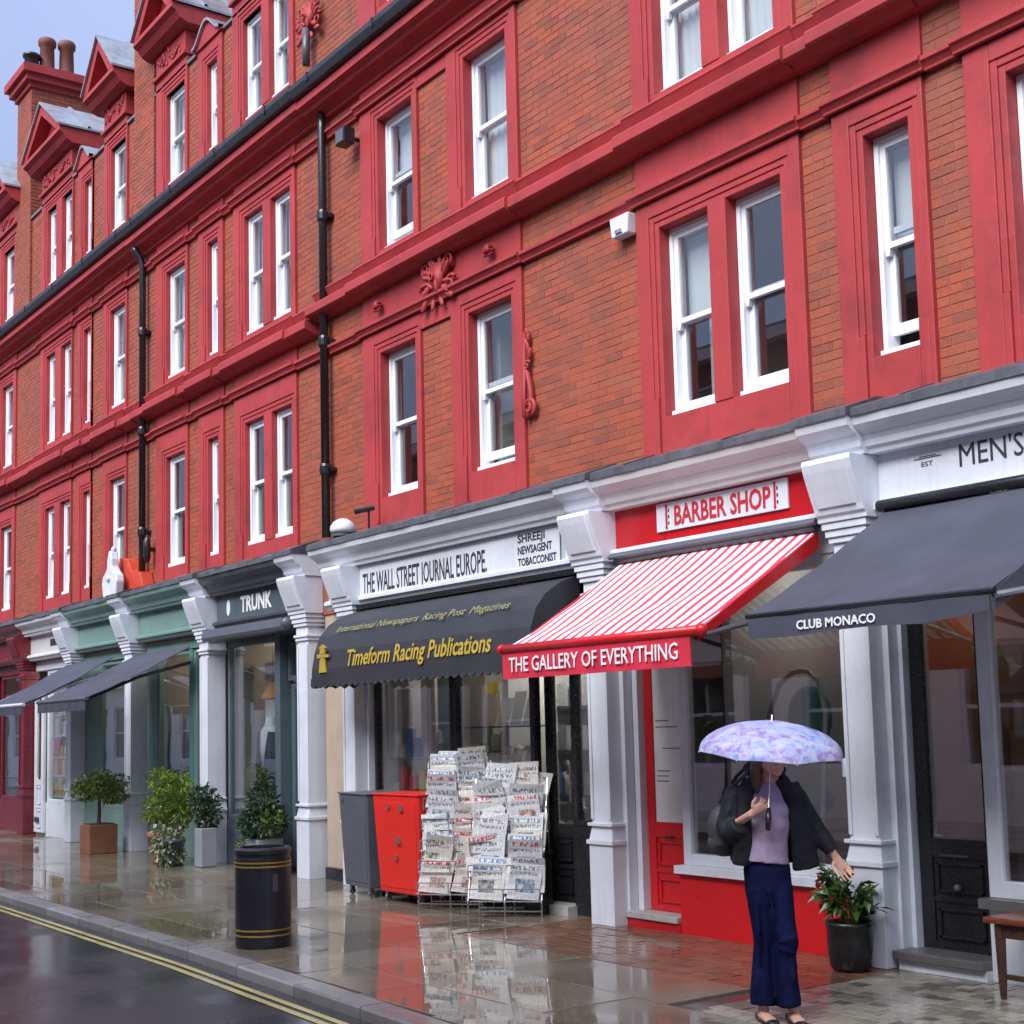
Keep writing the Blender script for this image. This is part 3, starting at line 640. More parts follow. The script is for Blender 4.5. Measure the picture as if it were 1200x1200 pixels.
tA = [(-12.91, -11.75, [(-12.58, -11.88)], {'frieze': False, 'cur': {(1, 0): 'blind'}, 'gap': {(1, 0): .10}}),
      (-11.19, -10.02, [(-10.92, -10.21)], {'frieze': False, 'gap': {(0, 0): .07}}),
      (-8.42, -6.64, [(-8.17, -7.60), (-7.41, -6.85)], {'gap': {(0, 1): .03}, 'cur': {(0, 0): 'blind'}}),
      (-6.33, -5.56, [(-6.08, -5.70)], {'gap': {(0, 0): .11}, 'cur': {(0, 0): 'blind'}}),
      (-5.24, -3.40, [(-4.95, -4.40), (-4.22, -3.67)], {}),
      (-2.0, -.6, [(-1.7, -.95)], {})]
BA = building('red brick terrace range nearest the viewer, above the newsagent and the barber', -13.93, 1.0, tA, (4.02, 5.57), (6.68, 8.14), 6.27, 8.60, .09,
    extra_red=[(-12.91, -10.02, 5.905, 6.23), (-12.91, -10.02, 8.40, 8.545), (-11.75, -11.19, 5.62, 5.80), (-11.75, -11.19, 8.16, 8.30)],
    attic=[(-12.91, -11.0, [(-12.5, -11.95), (-11.75, -11.2)], 'ped'), (-8.42, -6.64, [(-8.17, -7.60), (-7.41, -6.85)], 'ped')], nbrick=300,
    breaks=[(-12.91, -10.02), (-8.42, -6.64), (-6.33, -5.56), (-5.24, -3.40)])
tB = [(-16.17, -14.47, [(-15.90, -15.35), (-15.14, -14.63)], {}), (-17.28, -16.50, [(-17.03, -16.70)], {}), (-18.77, -17.65, [(-18.45, -17.79)], {})]
BB = building('middle red brick terrace range between the two black downpipes', -19.35, -13.934, tB, (3.91, 5.45), (6.56, 8.10), 6.14, 8.62, .05,
    attic=[(-16.17, -14.47, [(-15.90, -15.35), (-15.14, -14.63)], 'ped'), (-17.28, -16.50, [(-17.03, -16.70)], 'arch'), (-18.77, -17.65, [(-18.45, -17.79)], 'ped')],
    breaks=[(-16.17, -14.47), (-17.28, -16.5), (-18.77, -17.65)])
tC = [(-20.92, -19.93, [(-20.68, -20.05)], {}), (-22.13, -21.47, [(-21.88, -21.56)], {}), (-24.03, -22.39, [(-23.78, -23.27), (-22.98, -22.5)], {}),
      (-26.6, -25.45, [(-26.35, -25.70)], {}), (-28.2, -27.4, [(-27.95, -27.6)], {}), (-30.2, -28.6, [(-29.9, -29.4), (-29.2, -28.7)], {})]
BC = building('far red brick terrace range beyond the chimney, above the maroon shop', -33.0, -19.354, tC, (3.94, 5.48), (6.58, 8.12), 6.13, 8.63, .05,
    attic=[(-20.92, -19.93, [(-20.68, -20.05)], 'ped'), (-22.13, -21.47, [(-21.88, -21.56)], 'arch'), (-24.03, -22.39, [(-23.78, -23.27), (-22.98, -22.5)], 'ped'),
           (-26.6, -25.45, [(-26.35, -25.70)], 'ped'), (-28.2, -27.4, [(-27.95, -27.6)], 'arch')],
    breaks=[(-20.92, -19.93), (-22.13, -21.47), (-24.03, -22.39), (-26.6, -25.45)])
# party walls rising to chimney stacks
def stack(parent, x0, x1, ytop, zt, pots):
    m = MB(); m.box(x0, x1, -.04, ytop, 9.1, zt)
    st_ = m.build('chimney_stack', 'mortar', parent)
    g = MB()
    for r in bricks([(x0 + .003, x1 - .003, 9.12, zt)], -.04): brickgeo(g, (r[0], r[1], r[2], r[3], r[4]), random.uniform(.02, 1))
    k = math.ceil(9.12 / (BH + BJ))
    while (k + 1) * (BH + BJ) < zt:      # flank toward the camera
        z = k * (BH + BJ); y = -.04 - (.1 if k % 2 else 0)
        while y < ytop:
            a, b = max(y, -.045), min(y + BL, ytop); xx = x1 + random.uniform(.004, .012)
            if b - a > .03: g.add([(xx, a, z), (xx, b, z), (xx, b, z + BH), (xx, a, z + BH), (x1 - .01, a, z), (x1 - .01, b, z), (x1 - .01, b, z + BH), (x1 - .01, a, z + BH)], [(0, 1, 2, 3), (0, 3, 7, 4), (3, 2, 6, 7), (0, 4, 5, 1), (1, 5, 6, 2)], random.uniform(.02, 1))
            y += BL + BJ
        k += 1
    q = g.build('stack_brickwork', 'brick', parent); q['kind'] = 'stuff'
    m = MB()
    for i, (e, z0, z1) in enumerate(((.05, 0, .10), (.13, .10, .22), (.20, .22, .36), (.10, .36, .42))): m.box(x0 - e, x1 + e, -.04 - e, ytop + e, zt + z0 + .001, zt + z1)
    m.build('stack_cap', 'terracotta', parent)
    for (y, hh, mt) in pots:
        m = MB(); c = ((x0 + x1) / 2, y, zt + .42); m.lathe([(.13, 0), (.15, .05), (.14, .1), (.125, hh * .8), (.16, hh * .84), (.165, hh * .95), (.14, hh), (.10, hh), (.10, hh - .1)], c, 14)
        m.build('chimney_pot', mt, parent, smooth=True)
stack(BC, -25.50, -24.68, 2.3, 13.30, [(.08, .40, 'black'), (.36, .76, 'potred'), (.72, .80, 'potred'), (1.5, .8, 'clay')])
stack(BB, -19.62, -18.84, 2.3, 15.6, [(.5, .9, 'clay'), (1.3, .9, 'clay')])

# carved cartouche and little ornaments of the near range
def cartouche(parent, x, z, s, name='cartouche'):
    m = MB(); rr = random.Random(int(x * 10))
    m.xz([(x - .13 * s, z + .17 * s), (x, z + .20 * s), (x + .13 * s, z + .17 * s), (x + .12 * s, z - .02 * s), (x, z - .19 * s), (x - .12 * s, z - .02 * s)], -.115, -.05)
    spiral(m, x - .03 * s, -.125, z + .06 * s, .06 * s, 1.2, 1, 2, .016 * s); petal(m, x + .02 * s, -.115, z - .14 * s, PI / 2 - .3, .14 * s, .06 * s, .02); petal(m, x - .05 * s, -.115, z - .10 * s, PI / 2 + .5, .12 * s, .05 * s, .02)
    for k in range(11):
        a = -.5 + k * (PI + 1) / 10; petal(m, x + .12 * s * math.cos(a), -.085, z + .10 * s * math.sin(a), a + rr.uniform(-.35, .35), rr.uniform(.13, .22) * s, rr.uniform(.05, .09) * s, .028)
    for sx in (-1, 1):
        spiral(m, x + sx * .26 * s, -.08, z - .09 * s, .10 * s, 1.4, sx, .6, .022 * s); spiral(m, x + sx * .22 * s, -.08, z + .18 * s, .08 * s, 1.3, sx, -1.2, .02 * s)
        petal(m, x + sx * .16 * s, -.08, z - .14 * s, -PI / 2 + sx * .9, .20 * s, .08 * s, .025); petal(m, x + sx * .06 * s, -.08, z - .17 * s, -PI / 2 + sx * .3, .15 * s, .06 * s, .02)
    return m.build(name, 'terracotta', parent, smooth=True)
cartouche(BA, -11.35, 6.0, .92)
for x in (-12.5, -10.45): cartouche(BA, x, 6.05, .2, 'rosette')
def bracket(parent, x, z0, z1, name='scroll_bracket'):
    m = MB(); h = z1 - z0; n = 12
    m.prof([(-.06, z0), (-.09, z0 + .03), (-.06, z1)], x - .02, x + .02)
    m.tube([(x + .075 * math.sin(PI * (i / n) ** .7), -.045, z0 + h * .62 * i / n) for i in range(n + 1)], [(.022, .03)] * (n + 1), 7)
    spiral(m, x + .055, -.05, z0 + .10, .085, 1.6, 1, -1.3, .022); spiral(m, x + .03, -.05, z0 + h * .60, .05, 1.3, 1, .5, .016)
    for k in range(5): petal(m, x + .02, -.04, z0 + h * (.66 + .07 * k), PI / 2 - .7 + .35 * (k % 3), .13 - .012 * k, .05, .02)
    return m.build(name, 'terracotta', parent, smooth=True)
bracket(BA, -9.97, 4.35, 5.15)
cartouche(BB, -13.98, 9.86, .85, 'carved_bracket')

# ------------------------------------------------------------------ downpipes and fittings on the wall
def downpipe(x, y, z0, z1, label, elbow=True):
    t = thing('downpipe', label, 'downpipe', (x, y, z0))
    m = MB(); m.tube([(x, y, z0), (x, y, z1 - .24), (x - .015, y - .03, z1 - .15), (x - .05, y - .09, z1 - .04), (x - .055, y - .10, z1 + .02)] if elbow else [(x, y, z0), (x, y, z1 - .2), (x, y, z1 + .02)], .048 if elbow else [.048, .048, .036], 12); m.build('pipe', 'pipe', t, smooth=True)
    z = z0 + .7
    while z < z1 - .4:
        m = MB(); m.lathe([(.062, 0), (.066, .02), (.066, .09), (.058, .12)], (x, y, z), 12); m.box(x - .10, x + .10, y + .03, y + .09, z + .03, z + .075); m.build('pipe_collar', 'pipe', t); z += 1.45
downpipe(-13.66, -.10, 3.735, 8.62, 'black downpipe on the brick between the twin windows and the newsagent', False)
MB().tube([(-13.98, -.12, 9.74), (-13.98, -.12, 9.30)], .045, 10).build('waste_pipe', 'lead', BB, smooth=True)
downpipe(-19.12, -.10, 3.735, 8.64, 'black downpipe on the far brick pier above the white finial')
# dropped pipe feeding the near bracket above the gutter
t = thing('alarm_box', 'small white alarm box on the brick beside the paired windows', 'alarm box', (-8.55, 0, 5.6))
MB().xz([(-8.64, 5.6), (-8.44, 5.6), (-8.42, 5.77), (-8.66, 5.77)], -.12, -.0135).build('box', 'white', t, bevel=.012)
MB().box(-8.58, -8.50, -.135, -.121, 5.62, 5.65).build('strobe', 'chrome', t)
t = thing('floodlight', 'black floodlight on the brick beside the second floor window', 'floodlight', (-12.98, -.02, 8.0))
MB().box(-13.10, -12.90, -.24, -.10, 7.97, 8.15).build('lamp_head', 'black', t, bevel=.01)
MB().tube([(-12.95, -.0135, 8.04), (-12.95, -.1, 8.04)], .025, 8).build('arm', 'black', t)
MB().box(-13.08, -12.92, -.245, -.241, 7.99, 8.13).build('lens', 'greymetal', t)
t = thing('alarm_dome', 'rounded white dome on the ledge at the foot of the downpipe', 'dome', (-13.1, -.2, 3.74))
MB().lathe([(.125, 0), (.14, .03), (.135, .07), (.10, .12), (.05, .15), (.01, .155)], (-13.1, -.2, 3.705), 16).build('dome', 'white', t, smooth=True)
MB().lathe([(.12, 0), (.12, .03)], (-13.1, -.2, 3.665), 12).build('base', 'lead', t)
t = thing('security_camera', 'small black security camera on the ledge beside the white dome', 'camera', (-12.6, -.2, 3.72))
MB().tube([(-12.62, -.33, 3.86), (-12.5, -.16, 3.90)], [.032, .028], 10).build('body', 'black', t)
MB().tube([(-12.55, -.2, 3.66), (-12.55, -.2, 3.87)], .012, 8).build('post', 'black', t)

# ------------------------------------------------------------------ shopfronts
def cornice_prof():
    return [(.0, 3.57), (-.35, 3.57), (-.345, 3.545), (-.335, 3.51), (-.30, 3.48), (-.25, 3.455), (-.225, 3.42), (-.215, 3.38), (-.19, 3.365), (-.18, 3.335), (.0, 3.335)]
def lead_prof():
    return [(.0, 3.735), (-.05, 3.725), (-.33, 3.632), (-.362, 3.618), (-.367, 3.566), (-.358, 3.562), (-.352, 3.571), (.0, 3.571)]
def fascia(t, x0, x1, cmat, fmat, z0=3.02, lead='lead', under=None):
    m = MB(); m.prof(cornice_prof(), x0, x1); m.build('cornice', cmat, t)
    m = MB(); n = max(2, int((x1 - x0) / .18)); rr = random.Random(int(x0 * 100))
    # lead flashing, dressed and slightly wavy
    P = lead_prof(); k = len(P); rows = []
    for i in range(n + 1):
        x = x0 + (x1 - x0) * i / n; w = rr.uniform(-.014, .014)
        rows.append([(x, y + (w * .6 if y < -.3 else 0), z + (w if j in (1, 2, 3) else 0)) for j, (y, z) in enumerate(P)])
    vs = [p for r in rows for p in r]; m.add(vs, [(i * k + j, i * k + (j + 1) % k, (i + 1) * k + (j + 1) % k, (i + 1) * k + j) for i in range(n) for j in range(k)] + [tuple(range(k - 1, -1, -1)), tuple(range(n * k, n * k + k))])
    x = x0 + .5
    while x < x1 - .2: m.add([(x, -.03, 3.72), (x + .03, -.03, 3.72), (x + .03, -.345, 3.615), (x, -.345, 3.615), (x, -.03, 3.742), (x + .03, -.03, 3.742), (x + .03, -.35, 3.637), (x, -.35, 3.637)], [(4, 5, 6, 7), (3, 2, 6, 7), (0, 3, 7, 4), (1, 5, 6, 2)]); x += 1.1
    m.build('lead_flashing', lead, t)
    m = MB(); m.box(x0, x1, -.085, .10, z0, 3.334); f = m.build('fascia', fmat, t)
    m = MB(); m.prof([(.0, z0 - .001), (-.12, z0 - .001), (-.15, z0 - .02), (-.15, z0 - .05), (-.12, z0 - .07), (-.10, z0 - .10), (.0, z0 - .10)], x0, x1); m.build('fascia_moulding', under or cmat, t)
    return f
def pilaster(t, x0, x1, mat='white', dark=None, cap=True, zc=2.92):
    """shaft, plinth with two mouldings, stacked capital and a tall bulging console"""
    m = MB(); w = x1 - x0; e = .022
    m.box(x0, x1, -.15, .08, .80, 2.62)
    m.box(x0 - .0, x0 + .03, -.165, -.1501, .84, 2.58).box(x1 - .03, x1, -.165, -.1501, .84, 2.58)
    for z0, z1, q in ((2.62, 2.66, .02), (2.66, 2.69, .035), (2.69, 2.78, .012), (2.78, 2.82, .035), (2.82, 2.87, .05), (2.87, zc - .001, .065)): m.box(x0 - q, x1 + q, -.15 - q, .09, z0 + .0005, z1)
    p = m.build('pilaster', mat, t, bevel=.005)
    m = MB(); m.box(x0 - e, x1 + e, -.15 - e, .085, 0, .64)
    m.box(x0 - e - .018, x1 + e + .018, -.15 - e - .018, .086, .6405, .675)
    m.add([(x0 - e, -.15 - e, .676), (x1 + e, -.15 - e, .676), (x1 + e, .082, .676), (x0 - e, .082, .676), (x0 - .003, -.153, .785), (x1 + .003, -.153, .785), (x1 + .003, .082, .785), (x0 - .003, .082, .785)], [(0, 1, 5, 4), (1, 2, 6, 5), (3, 0, 4, 7), (4, 5, 6, 7)])
    m.box(x0 - .03, x1 + .03, -.18, .083, .786, .812)
    m.build('plinth', mat, p, bevel=.004)
    q = .085; m = MB()
    pr = [(.0, 3.334), (-.365, 3.334), (-.37, 3.30), (-.352, 3.24), (-.322, 3.16), (-.29, 3.08), (-.262, 3.01), (-.25, 2.97), (-.23, 2.95), (-.228, zc), (.0, zc)]
    m.prof(pr, x0 - q, x1 + q)
    m.prof([(y - .014, z) for y, z in pr[2:7]] + [(-.2, 3.01), (-.2, 3.30)], x0 - q + .05, x1 + q - .05)
    rr = random.Random(int(x0 * 10))
    for k in range(7): m.ball((x0 + w * .5 + rr.uniform(-.10, .10), -.362 + .015 * k, 3.27 - .033 * k), (.035, .016, .02), 6, 4)
    m.build('console', mat, p, bevel=.005)
    if cap:
        m = MB(); m.prof([(y - .05 if y < -.001 else y, z + .0015) for y, z in cornice_prof()], x0 - .1, x1 + .1); m.build('cornice_break', mat, p)
        m = MB(); m.prof([(y - .05 if y < -.001 else y, z + .004) for y, z in lead_prof()], x0 - .11, x1 + .11); m.build('lead_cap', 'lead', p)
    return p
def room(t, x0, x1, y1, wall, floor='oak', z1=2.95, ceil='interior'):
    m = MB(); m.box(x0, x1, y1, y1 + .1, 0, z1); m.box(x0, x0 + .06, .2, y1, 0, z1); m.box(x1 - .06, x1, .2, y1, 0, z1); m.build('interior_wall', wall, t)
    MB().box(x0, x1, .2, y1, .005, .06).build('shop_floor', floor, t); MB().box(x0, x1, .15, y1, z1, z1 + .06).build('shop_ceiling', ceil, t)
def glazed(t, x0, x1, z0, z1, y, mat, fw=.07, name='shop_window', gl='shopglass', sill=None, transom=None):
    m = MB(); m.box(x0, x0 + fw, y - .03, y + .05, z0, z1).box(x1 - fw, x1, y - .03, y + .05, z0, z1).box(x0 + fw, x1 - fw, y - .03, y + .05, z1 - fw, z1).box(x0 + fw, x1 - fw, y - .03, y + .05, z0, z0 + fw)
    if transom: m.box(x0 + fw, x1 - fw, y - .025, y + .045, transom, transom + .05)
    f = m.build(name, mat, t, bevel=.004)
    MB().box(x0 + fw - .002, x1 - fw + .002, y, y + .008, z0 + fw - .002, z1 - fw + .002).build('pane', gl, f)
    if sill: MB().box(x0 - .02, x1 + .02, y - .12, y + .02, z0 - .06, z0 - .001).build('sill', sill, f)
    return f
def door(t, x0, x1, z0, z1, y, mat, glass_z, rail=.08, panels=True, gl='shopglass'):
    m = MB(); m.box(x0, x0 + rail, y, y + .045, z0, z1).box(x1 - rail, x1, y, y + .045, z0, z1).box(x0 + rail, x1 - rail, y, y + .045, z1 - rail, z1).box(x0 + rail, x1 - rail, y, y + .045, glass_z - .12, glass_z)
    m.box(x0 + rail, x1 - rail, y + .012, y + .04, z0, glass_z - .12)
    h = (glass_z - .12 - z0)
    if panels:
        for k in range(2):
            a = z0 + .07 + k * h * .5; b = a + h * .5 - .10
            for q in ((x0 + rail + .03, x1 - rail - .03, a, a + .018), (x0 + rail + .03, x1 - rail - .03, b - .018, b), (x0 + rail + .03, x0 + rail + .05, a, b), (x1 - rail - .05, x1 - rail - .03, a, b)): m.box(q[0], q[1], y - .004, y + .013, q[2], q[3])
            m.box(x0 + rail, x1 - rail, y + .001, y + .0125, a - .07 if k == 0 else a - .06, a - .03)
    d = m.build('door', mat, t, bevel=.003)
    MB().box(x0 + rail - .002, x1 - rail + .002, y + .015, y + .022, glass_z - .001, z1 - rail + .002).build('pane', gl, d)
    return d

# --- barber / gallery
T = thing('shopfront', 'white and bright red shopfront with a barber sign and red door', 'shopfront', (-7.5, 0, 0))
f = fascia(T, -8.82, -6.36, 'cream', 'deepred', under='white')
sg = thing('shop_sign', 'white sign with red capitals on the red fascia', 'sign', (-7.5, -.1, 3.2))
sb = MB().box(-8.22, -6.83, -.105, -.087, 3.095, 3.315).build('board', 'white', sg, bevel=.003)
text('BARBER SHOP', 'lettering', .150, (-7.50, -.1085, 3.205), 'redletter', sg, 1.02, align='CENTER', bold=.004)
for x in (-8.10, -6.95):
    m = MB(); m.tube([(x, -.108, 3.13), (x, -.108, 3.28)], .009, 6); m.ball((x, -.109, 3.29), .012, 6, 4); m.ball((x, -.109, 3.12), .012, 6, 4)
    m.build('pole_emblem', 'redletter', sg)
    m = MB()
    for k in range(3): m.box(x + .018, x + .03, -.109, -.1055, 3.14 + k * .05, 3.165 + k * .05)
    m.build('pole_emblem', 'ink', sg)
pilaster(T, -9.08, -8.83); 
MB().box(-8.86, -8.78, -.03, .2, 0, 2.92).build('jamb', 'white', T); MB().box(-8.775, -8.715, .06, .2, .12, 2.92).build('door_frame', 'white', T)
d = door(T, -8.71, -8.17, .12, 2.25, .13, 'red', .82, .085, gl='frosted')
for k, (a, b, z) in enumerate(((-8.60, -8.44, 1.62), (-8.60, -8.34, 1.57), (-8.52, -8.30, 1.40), (-8.60, -8.45, 1.22), (-8.60, -8.47, 1.18), (-8.60, -8.46, 1.14))): MB().box(a, b, .1435, .1449, z, z + .008).build('printed_line', 'greymetal', d)
MB().box(-8.50, -8.40, .116, .1301, .70, .712).build('letter_slot', 'black', d)
MB().ball((-8.235, .10, .71), (.022, .025, .022), 8, 6).tube([(-8.235, .1, .71), (-8.235, .13, .71)], .008, 6).build('handle', 'brass', d, smooth=True)
MB().box(-8.715, -8.17, .10, .2, 2.252, 2.92).build('transom_panel', 'white', T)
MB().box(-8.86, -8.20, -.06, .22, .07, .118).build('step', 'stone', T, bevel=.006)
MB().box(-8.84, -8.18, -.04, .2, .0, .068).build('step_riser', 'deepred', T)
glazed(T, -8.16, -6.34, .52, 2.75, .03, 'white', .085, sill='white')
MB().box(-8.165, -6.34, -.045, .10, 0, .455).build('stall_riser', 'red', T)
MB().box(-8.17, -6.36, -.02, .12, 2.752, 2.92).build('window_head', 'white', T)
room(T, -8.72, -6.2, 1.9, 'interiordark')
m = MB(); m.box(-8.62, -8.25, .19, .20, .72, 2.16); m.build('screen', 'cream', T)     # pale screen behind the door
# --- menswear (right)
T2 = thing('shopfront', 'white shopfront with dark lettering and a black panelled door', 'shopfront', (-4.6, 0, 0))
f = fascia(T2, -6.12, -1.0, 'white', 'white')
text("MEN'S", 'lettering', .142, (-5.395, -.0875, 3.225), 'ink', T2, .46, bold=0)
text('EST', 'small_lettering', .03, (-5.64, -.0875, 3.215), 'darkgrey', T2, .09, align='CENTER')
m = MB(); m.box(-5.74, -5.53, -.0885, -.0852, 3.250, 3.256).box(-5.70, -5.57, -.0885, -.0852, 3.262, 3.267); m.build('crest_line', 'darkgrey', T2)
pilaster(T2, -6.37, -6.12)
MB().box(-6.15, -6.072, -.03, .2, 0, 2.92).build('jamb', 'white', T2)
MB().box(-6.07, -6.035, .06, .2, .12, 2.92).build('door_frame', 'white', T2)
d = door(T2, -6.03, -5.42, .12, 2.45, .12, 'black', .82, .10)
MB().box(-5.86, -5.64, .105, .119, .71, .725).build('letter_slot', 'darkgrey', d)
MB().ball((-5.72, .085, .52), (.025, .025, .025), 8, 6).tube([(-5.72, .09, .52), (-5.72, .13, .52)], .01, 6).build('door_knob', 'greymetal', d, smooth=True)
MB().box(-6.04, -5.42, .1, .2, 2.452, 2.92).build('transom_panel', 'black', T2)
MB().box(-6.08, -5.40, -.14, .22, .065, .12).build('step', 'darkstone', T2, bevel=.008)
MB().box(-6.06, -5.40, -.10, .2, 0, .063).build('step_riser', 'white', T2)
glazed(T2, -5.40, -3.9, .50, 2.80, .0, 'white', .10, sill='darkstone')
glazed(T2, -3.88, -2.4, .50, 2.80, .0, 'white', .10)
MB().box(-5.40, -2.4, -.04, .10, 0, .437).build('stall_riser', 'white', T2)
MB().box(-5.42, -2.4, -.02, .12, 2.802, 2.92).build('window_head', 'white', T2)
room(T2, -6.1, -2.4, 2.2, 'interiorwarm')
m = MB(); m.box(-5.98, -5.55, 1.1, 1.14, .06, 1.5); m.build('display_panel', 'oatcloth', T2)
m = MB()
for k in range(5): m.box(-6.0, -5.0, 1.7, 2.15, .4 + .42 * k, .43 + .42 * k)
m.build('shelf', 'oak', T2)
# --- newsagent
T3 = thing('shopfront', 'newsagent shopfront with a long white name board and dark windows', 'shopfront', (-11.0, 0, 0))
fascia(T3, -13.64, -9.08, 'white', 'white')
pilaster(T3, -13.22, -12.97, cap=False)
sg = thing('shop_sign', 'long white newsagent name board with dark condensed capitals', 'sign', (-11.1, -.1, 3.16))
MB().box(-12.93, -9.42, -.125, -.087, 2.97, 3.33).build('board', 'white', sg, bevel=.004)
m = MB(); m.box(-12.93, -9.42, -.131, -.1255, 2.97, 2.985).box(-12.93, -12.915, -.131, -.1255, 2.9855, 3.33).box(-9.435, -9.42, -.131, -.1255, 2.9855, 3.33); m.build('board_edge', 'greymetal', sg)
text('THE WALL STREET JOURNAL EUROPE.', 'lettering', .205, (-12.82, -.127, 3.135), 'ink', sg, 2.28, bold=.003)
for k, (s_, w) in enumerate((('SHREEJI', .40), ('NEWSAGENT', .50), ('TOBACCONIST', .56))):
    text(s_, 'small_lettering', .070, (-10.05, -.127, 3.265 - .105 * k), 'ink', sg, w, bold=.002)
glazed(T3, -12.93, -11.44, .92, 2.85, .08, 'black', .05); glazed(T3, -11.43, -10.12, .62, 2.85, .08, 'black', .06)
MB().box(-12.95, -11.44, .03, .2, 0, .919).build('stall_riser', 'black', T3); MB().box(-11.43, -10.12, .03, .2, 0, .619).build('stall_riser', 'black', T3)
d = door(T3, -10.10, -9.62, .08, 2.5, .16, 'black', .75, .11); MB().tube([(-9.7, .12, .95), (-9.7, .12, 1.25)], .012, 8).box(-9.71, -9.69, .12, .16, .96, .98).box(-9.71, -9.69, .12, .16, 1.22, 1.24).build('handle', 'chrome', d)
MB().box(-10.12, -9.1, .02, .2, 2.502, 2.92).build('transom_panel', 'black', T3)
MB().box(-10.12, -9.58, -.04, .22, .0, .078).build('step', 'stone', T3)
glazed(T3, -9.60, -9.09, .75, 2.5, .10, 'black', .05); MB().box(-9.60, -9.09, .06, .2, 0, .749).build('stall_riser', 'black', T3)
MB().box(-12.97, -10.13, -.02, .2, 2.852, 2.92).build('window_head', 'black', T3)
MB().box(-9.59, -9.09, -.06, .06, 2.92, 2.921).build('head_strip', 'black', T3)
room(T3, -12.95, -9.0, 2.2, 'interiordark', ceil='interior')
MB().box(-13.93, -13.23, .02, .2, .13, 2.92).build('passage_wall', 'beige', T3); MB().box(-13.93, -13.23, -.01, .2, 0, .128).build('passage_skirting', 'black', T3)
MB().box(-12.965, -12.93, -.02, .2, 0, 2.92).build('jamb', 'white', T3)
m = MB()
for k in range(4): m.box(-12.88, -9.7, .87, 1.25, .5 + .42 * k, .53 + .42 * k)
m.build('shelf', 'greymetal', T3)
m = MB(); m.box(-11.38, -10.16, .2, .5, .62, .66); m.build('window_ledge', 'interior', T3)
mg2 = thing('magazine_row', 'row of pale magazines leaning in the right newsagent window', 'magazines', (-10.8, .25, 1.1))
rq = random.Random(9)
for zz in (.70, 1.12, 1.62):
    x = -11.34
    while x < -10.35:
        w = rq.uniform(.16, .24); h = rq.uniform(.22, .32); MB().add([(x, .16, zz), (x + w, .16, zz), (x + w, .24, zz + h), (x, .24, zz + h), (x, .17, zz), (x + w, .17, zz), (x + w, .25, zz + h), (x, .25, zz + h)], [(0, 1, 2, 3), (7, 6, 5, 4), (0, 3, 7, 4), (1, 5, 6, 2), (3, 2, 6, 7)]).build('magazine', NEWS[rq.randrange(6)], mg2); x += w + .02
    MB().box(-11.38, -10.16, .14, .26, zz - .02, zz - .004).build('rail', 'greymetal', mg2)
m = MB(); m.box(-12.85, -11.5, .3, .7, .86, .9); m.build('window_ledge', 'interior', T3)
rr = random.Random(5)
def shelfgoods(parent, x0, x1, y, zs, cols, wmin, wmax, hmin, hmax, name='packet', cat='packets', lab='', grp=''):
    for z in zs:
        x = x0
        while x < x1:
            w = rr.uniform(wmin, wmax); h = rr.uniform(hmin, hmax)
            o = MB().box(x, x + w, y, y + .05, z, z + h).build(name, rr.choice(cols), parent); x += w + rr.uniform(.01, .05)
def col(name, c, r=.5):
    if name not in M: M[name] = paint(name, c, r, .1, 0, 9, 0)
    return name
PK = [col('packet_white', (.65, .65, .66)), col('packet_cream', (.55, .5, .4)), col('packet_blue', (.12, .25, .5)), col('packet_red', (.5, .05, .05)), col('packet_yellow', (.55, .42, .05)), col('packet_green', (.1, .28, .12)), col('packet_grey', (.3, .3, .32))]
mg = thing('magazine_display', 'magazines and packets on the shelves inside the newsagent window', 'magazines', (-10.7, .9, .5))
shelfgoods(mg, -12.85, -9.75, .88, [.535, .955, 1.375, 1.795], PK + ['packet_white', 'packet_grey', 'packet_cream'] * 2, .10, .17, .16, .28, 'magazine')
mg = thing('counter_display', 'pale stationery and toys standing on the newsagent window ledge', 'stationery', (-12.2, .4, .9))
shelfgoods(mg, -12.8, -11.6, .4, [.902], ['packet_white', 'packet_cream', 'packet_red', 'packet_yellow', 'packet_grey'], .10, .22, .12, .4, 'packet')
mg = thing('toy_display', 'colourful packets and toys standing in the newsagent left window', 'packets', (-12.2, .25, .9))
shelfgoods(mg, -12.84, -11.55, .22, [.93, 1.32], PK + ['packet_red', 'packet_yellow', 'packet_white'], .07, .15, .12, .30, 'packet')
MB().box(-12.86, -11.5, .18, .34, 1.295, 1.312).build('shelf', 'glass', mg); MB().box(-12.86, -11.5, .18, .3, .905, .925).build('shelf', 'interior', mg)
mg = thing('poster_panel', 'pale posters hung behind the newsagent left window', 'posters', (-12.1, .5, 1.4))
for x, w, z, h, c in ((-12.75, .28, 1.35, 1.2, 'packet_cream'), (-12.42, .3, 1.6, 1.0, col('poster_green', (.25, .32, .25))), (-12.05, .5, 1.45, .95, 'packet_cream'), (-9.5, .3, 1.0, .2, 'packet_white')):
    MB().box(x, x + w, .52, .53, z, z + h).build('poster', c, mg)
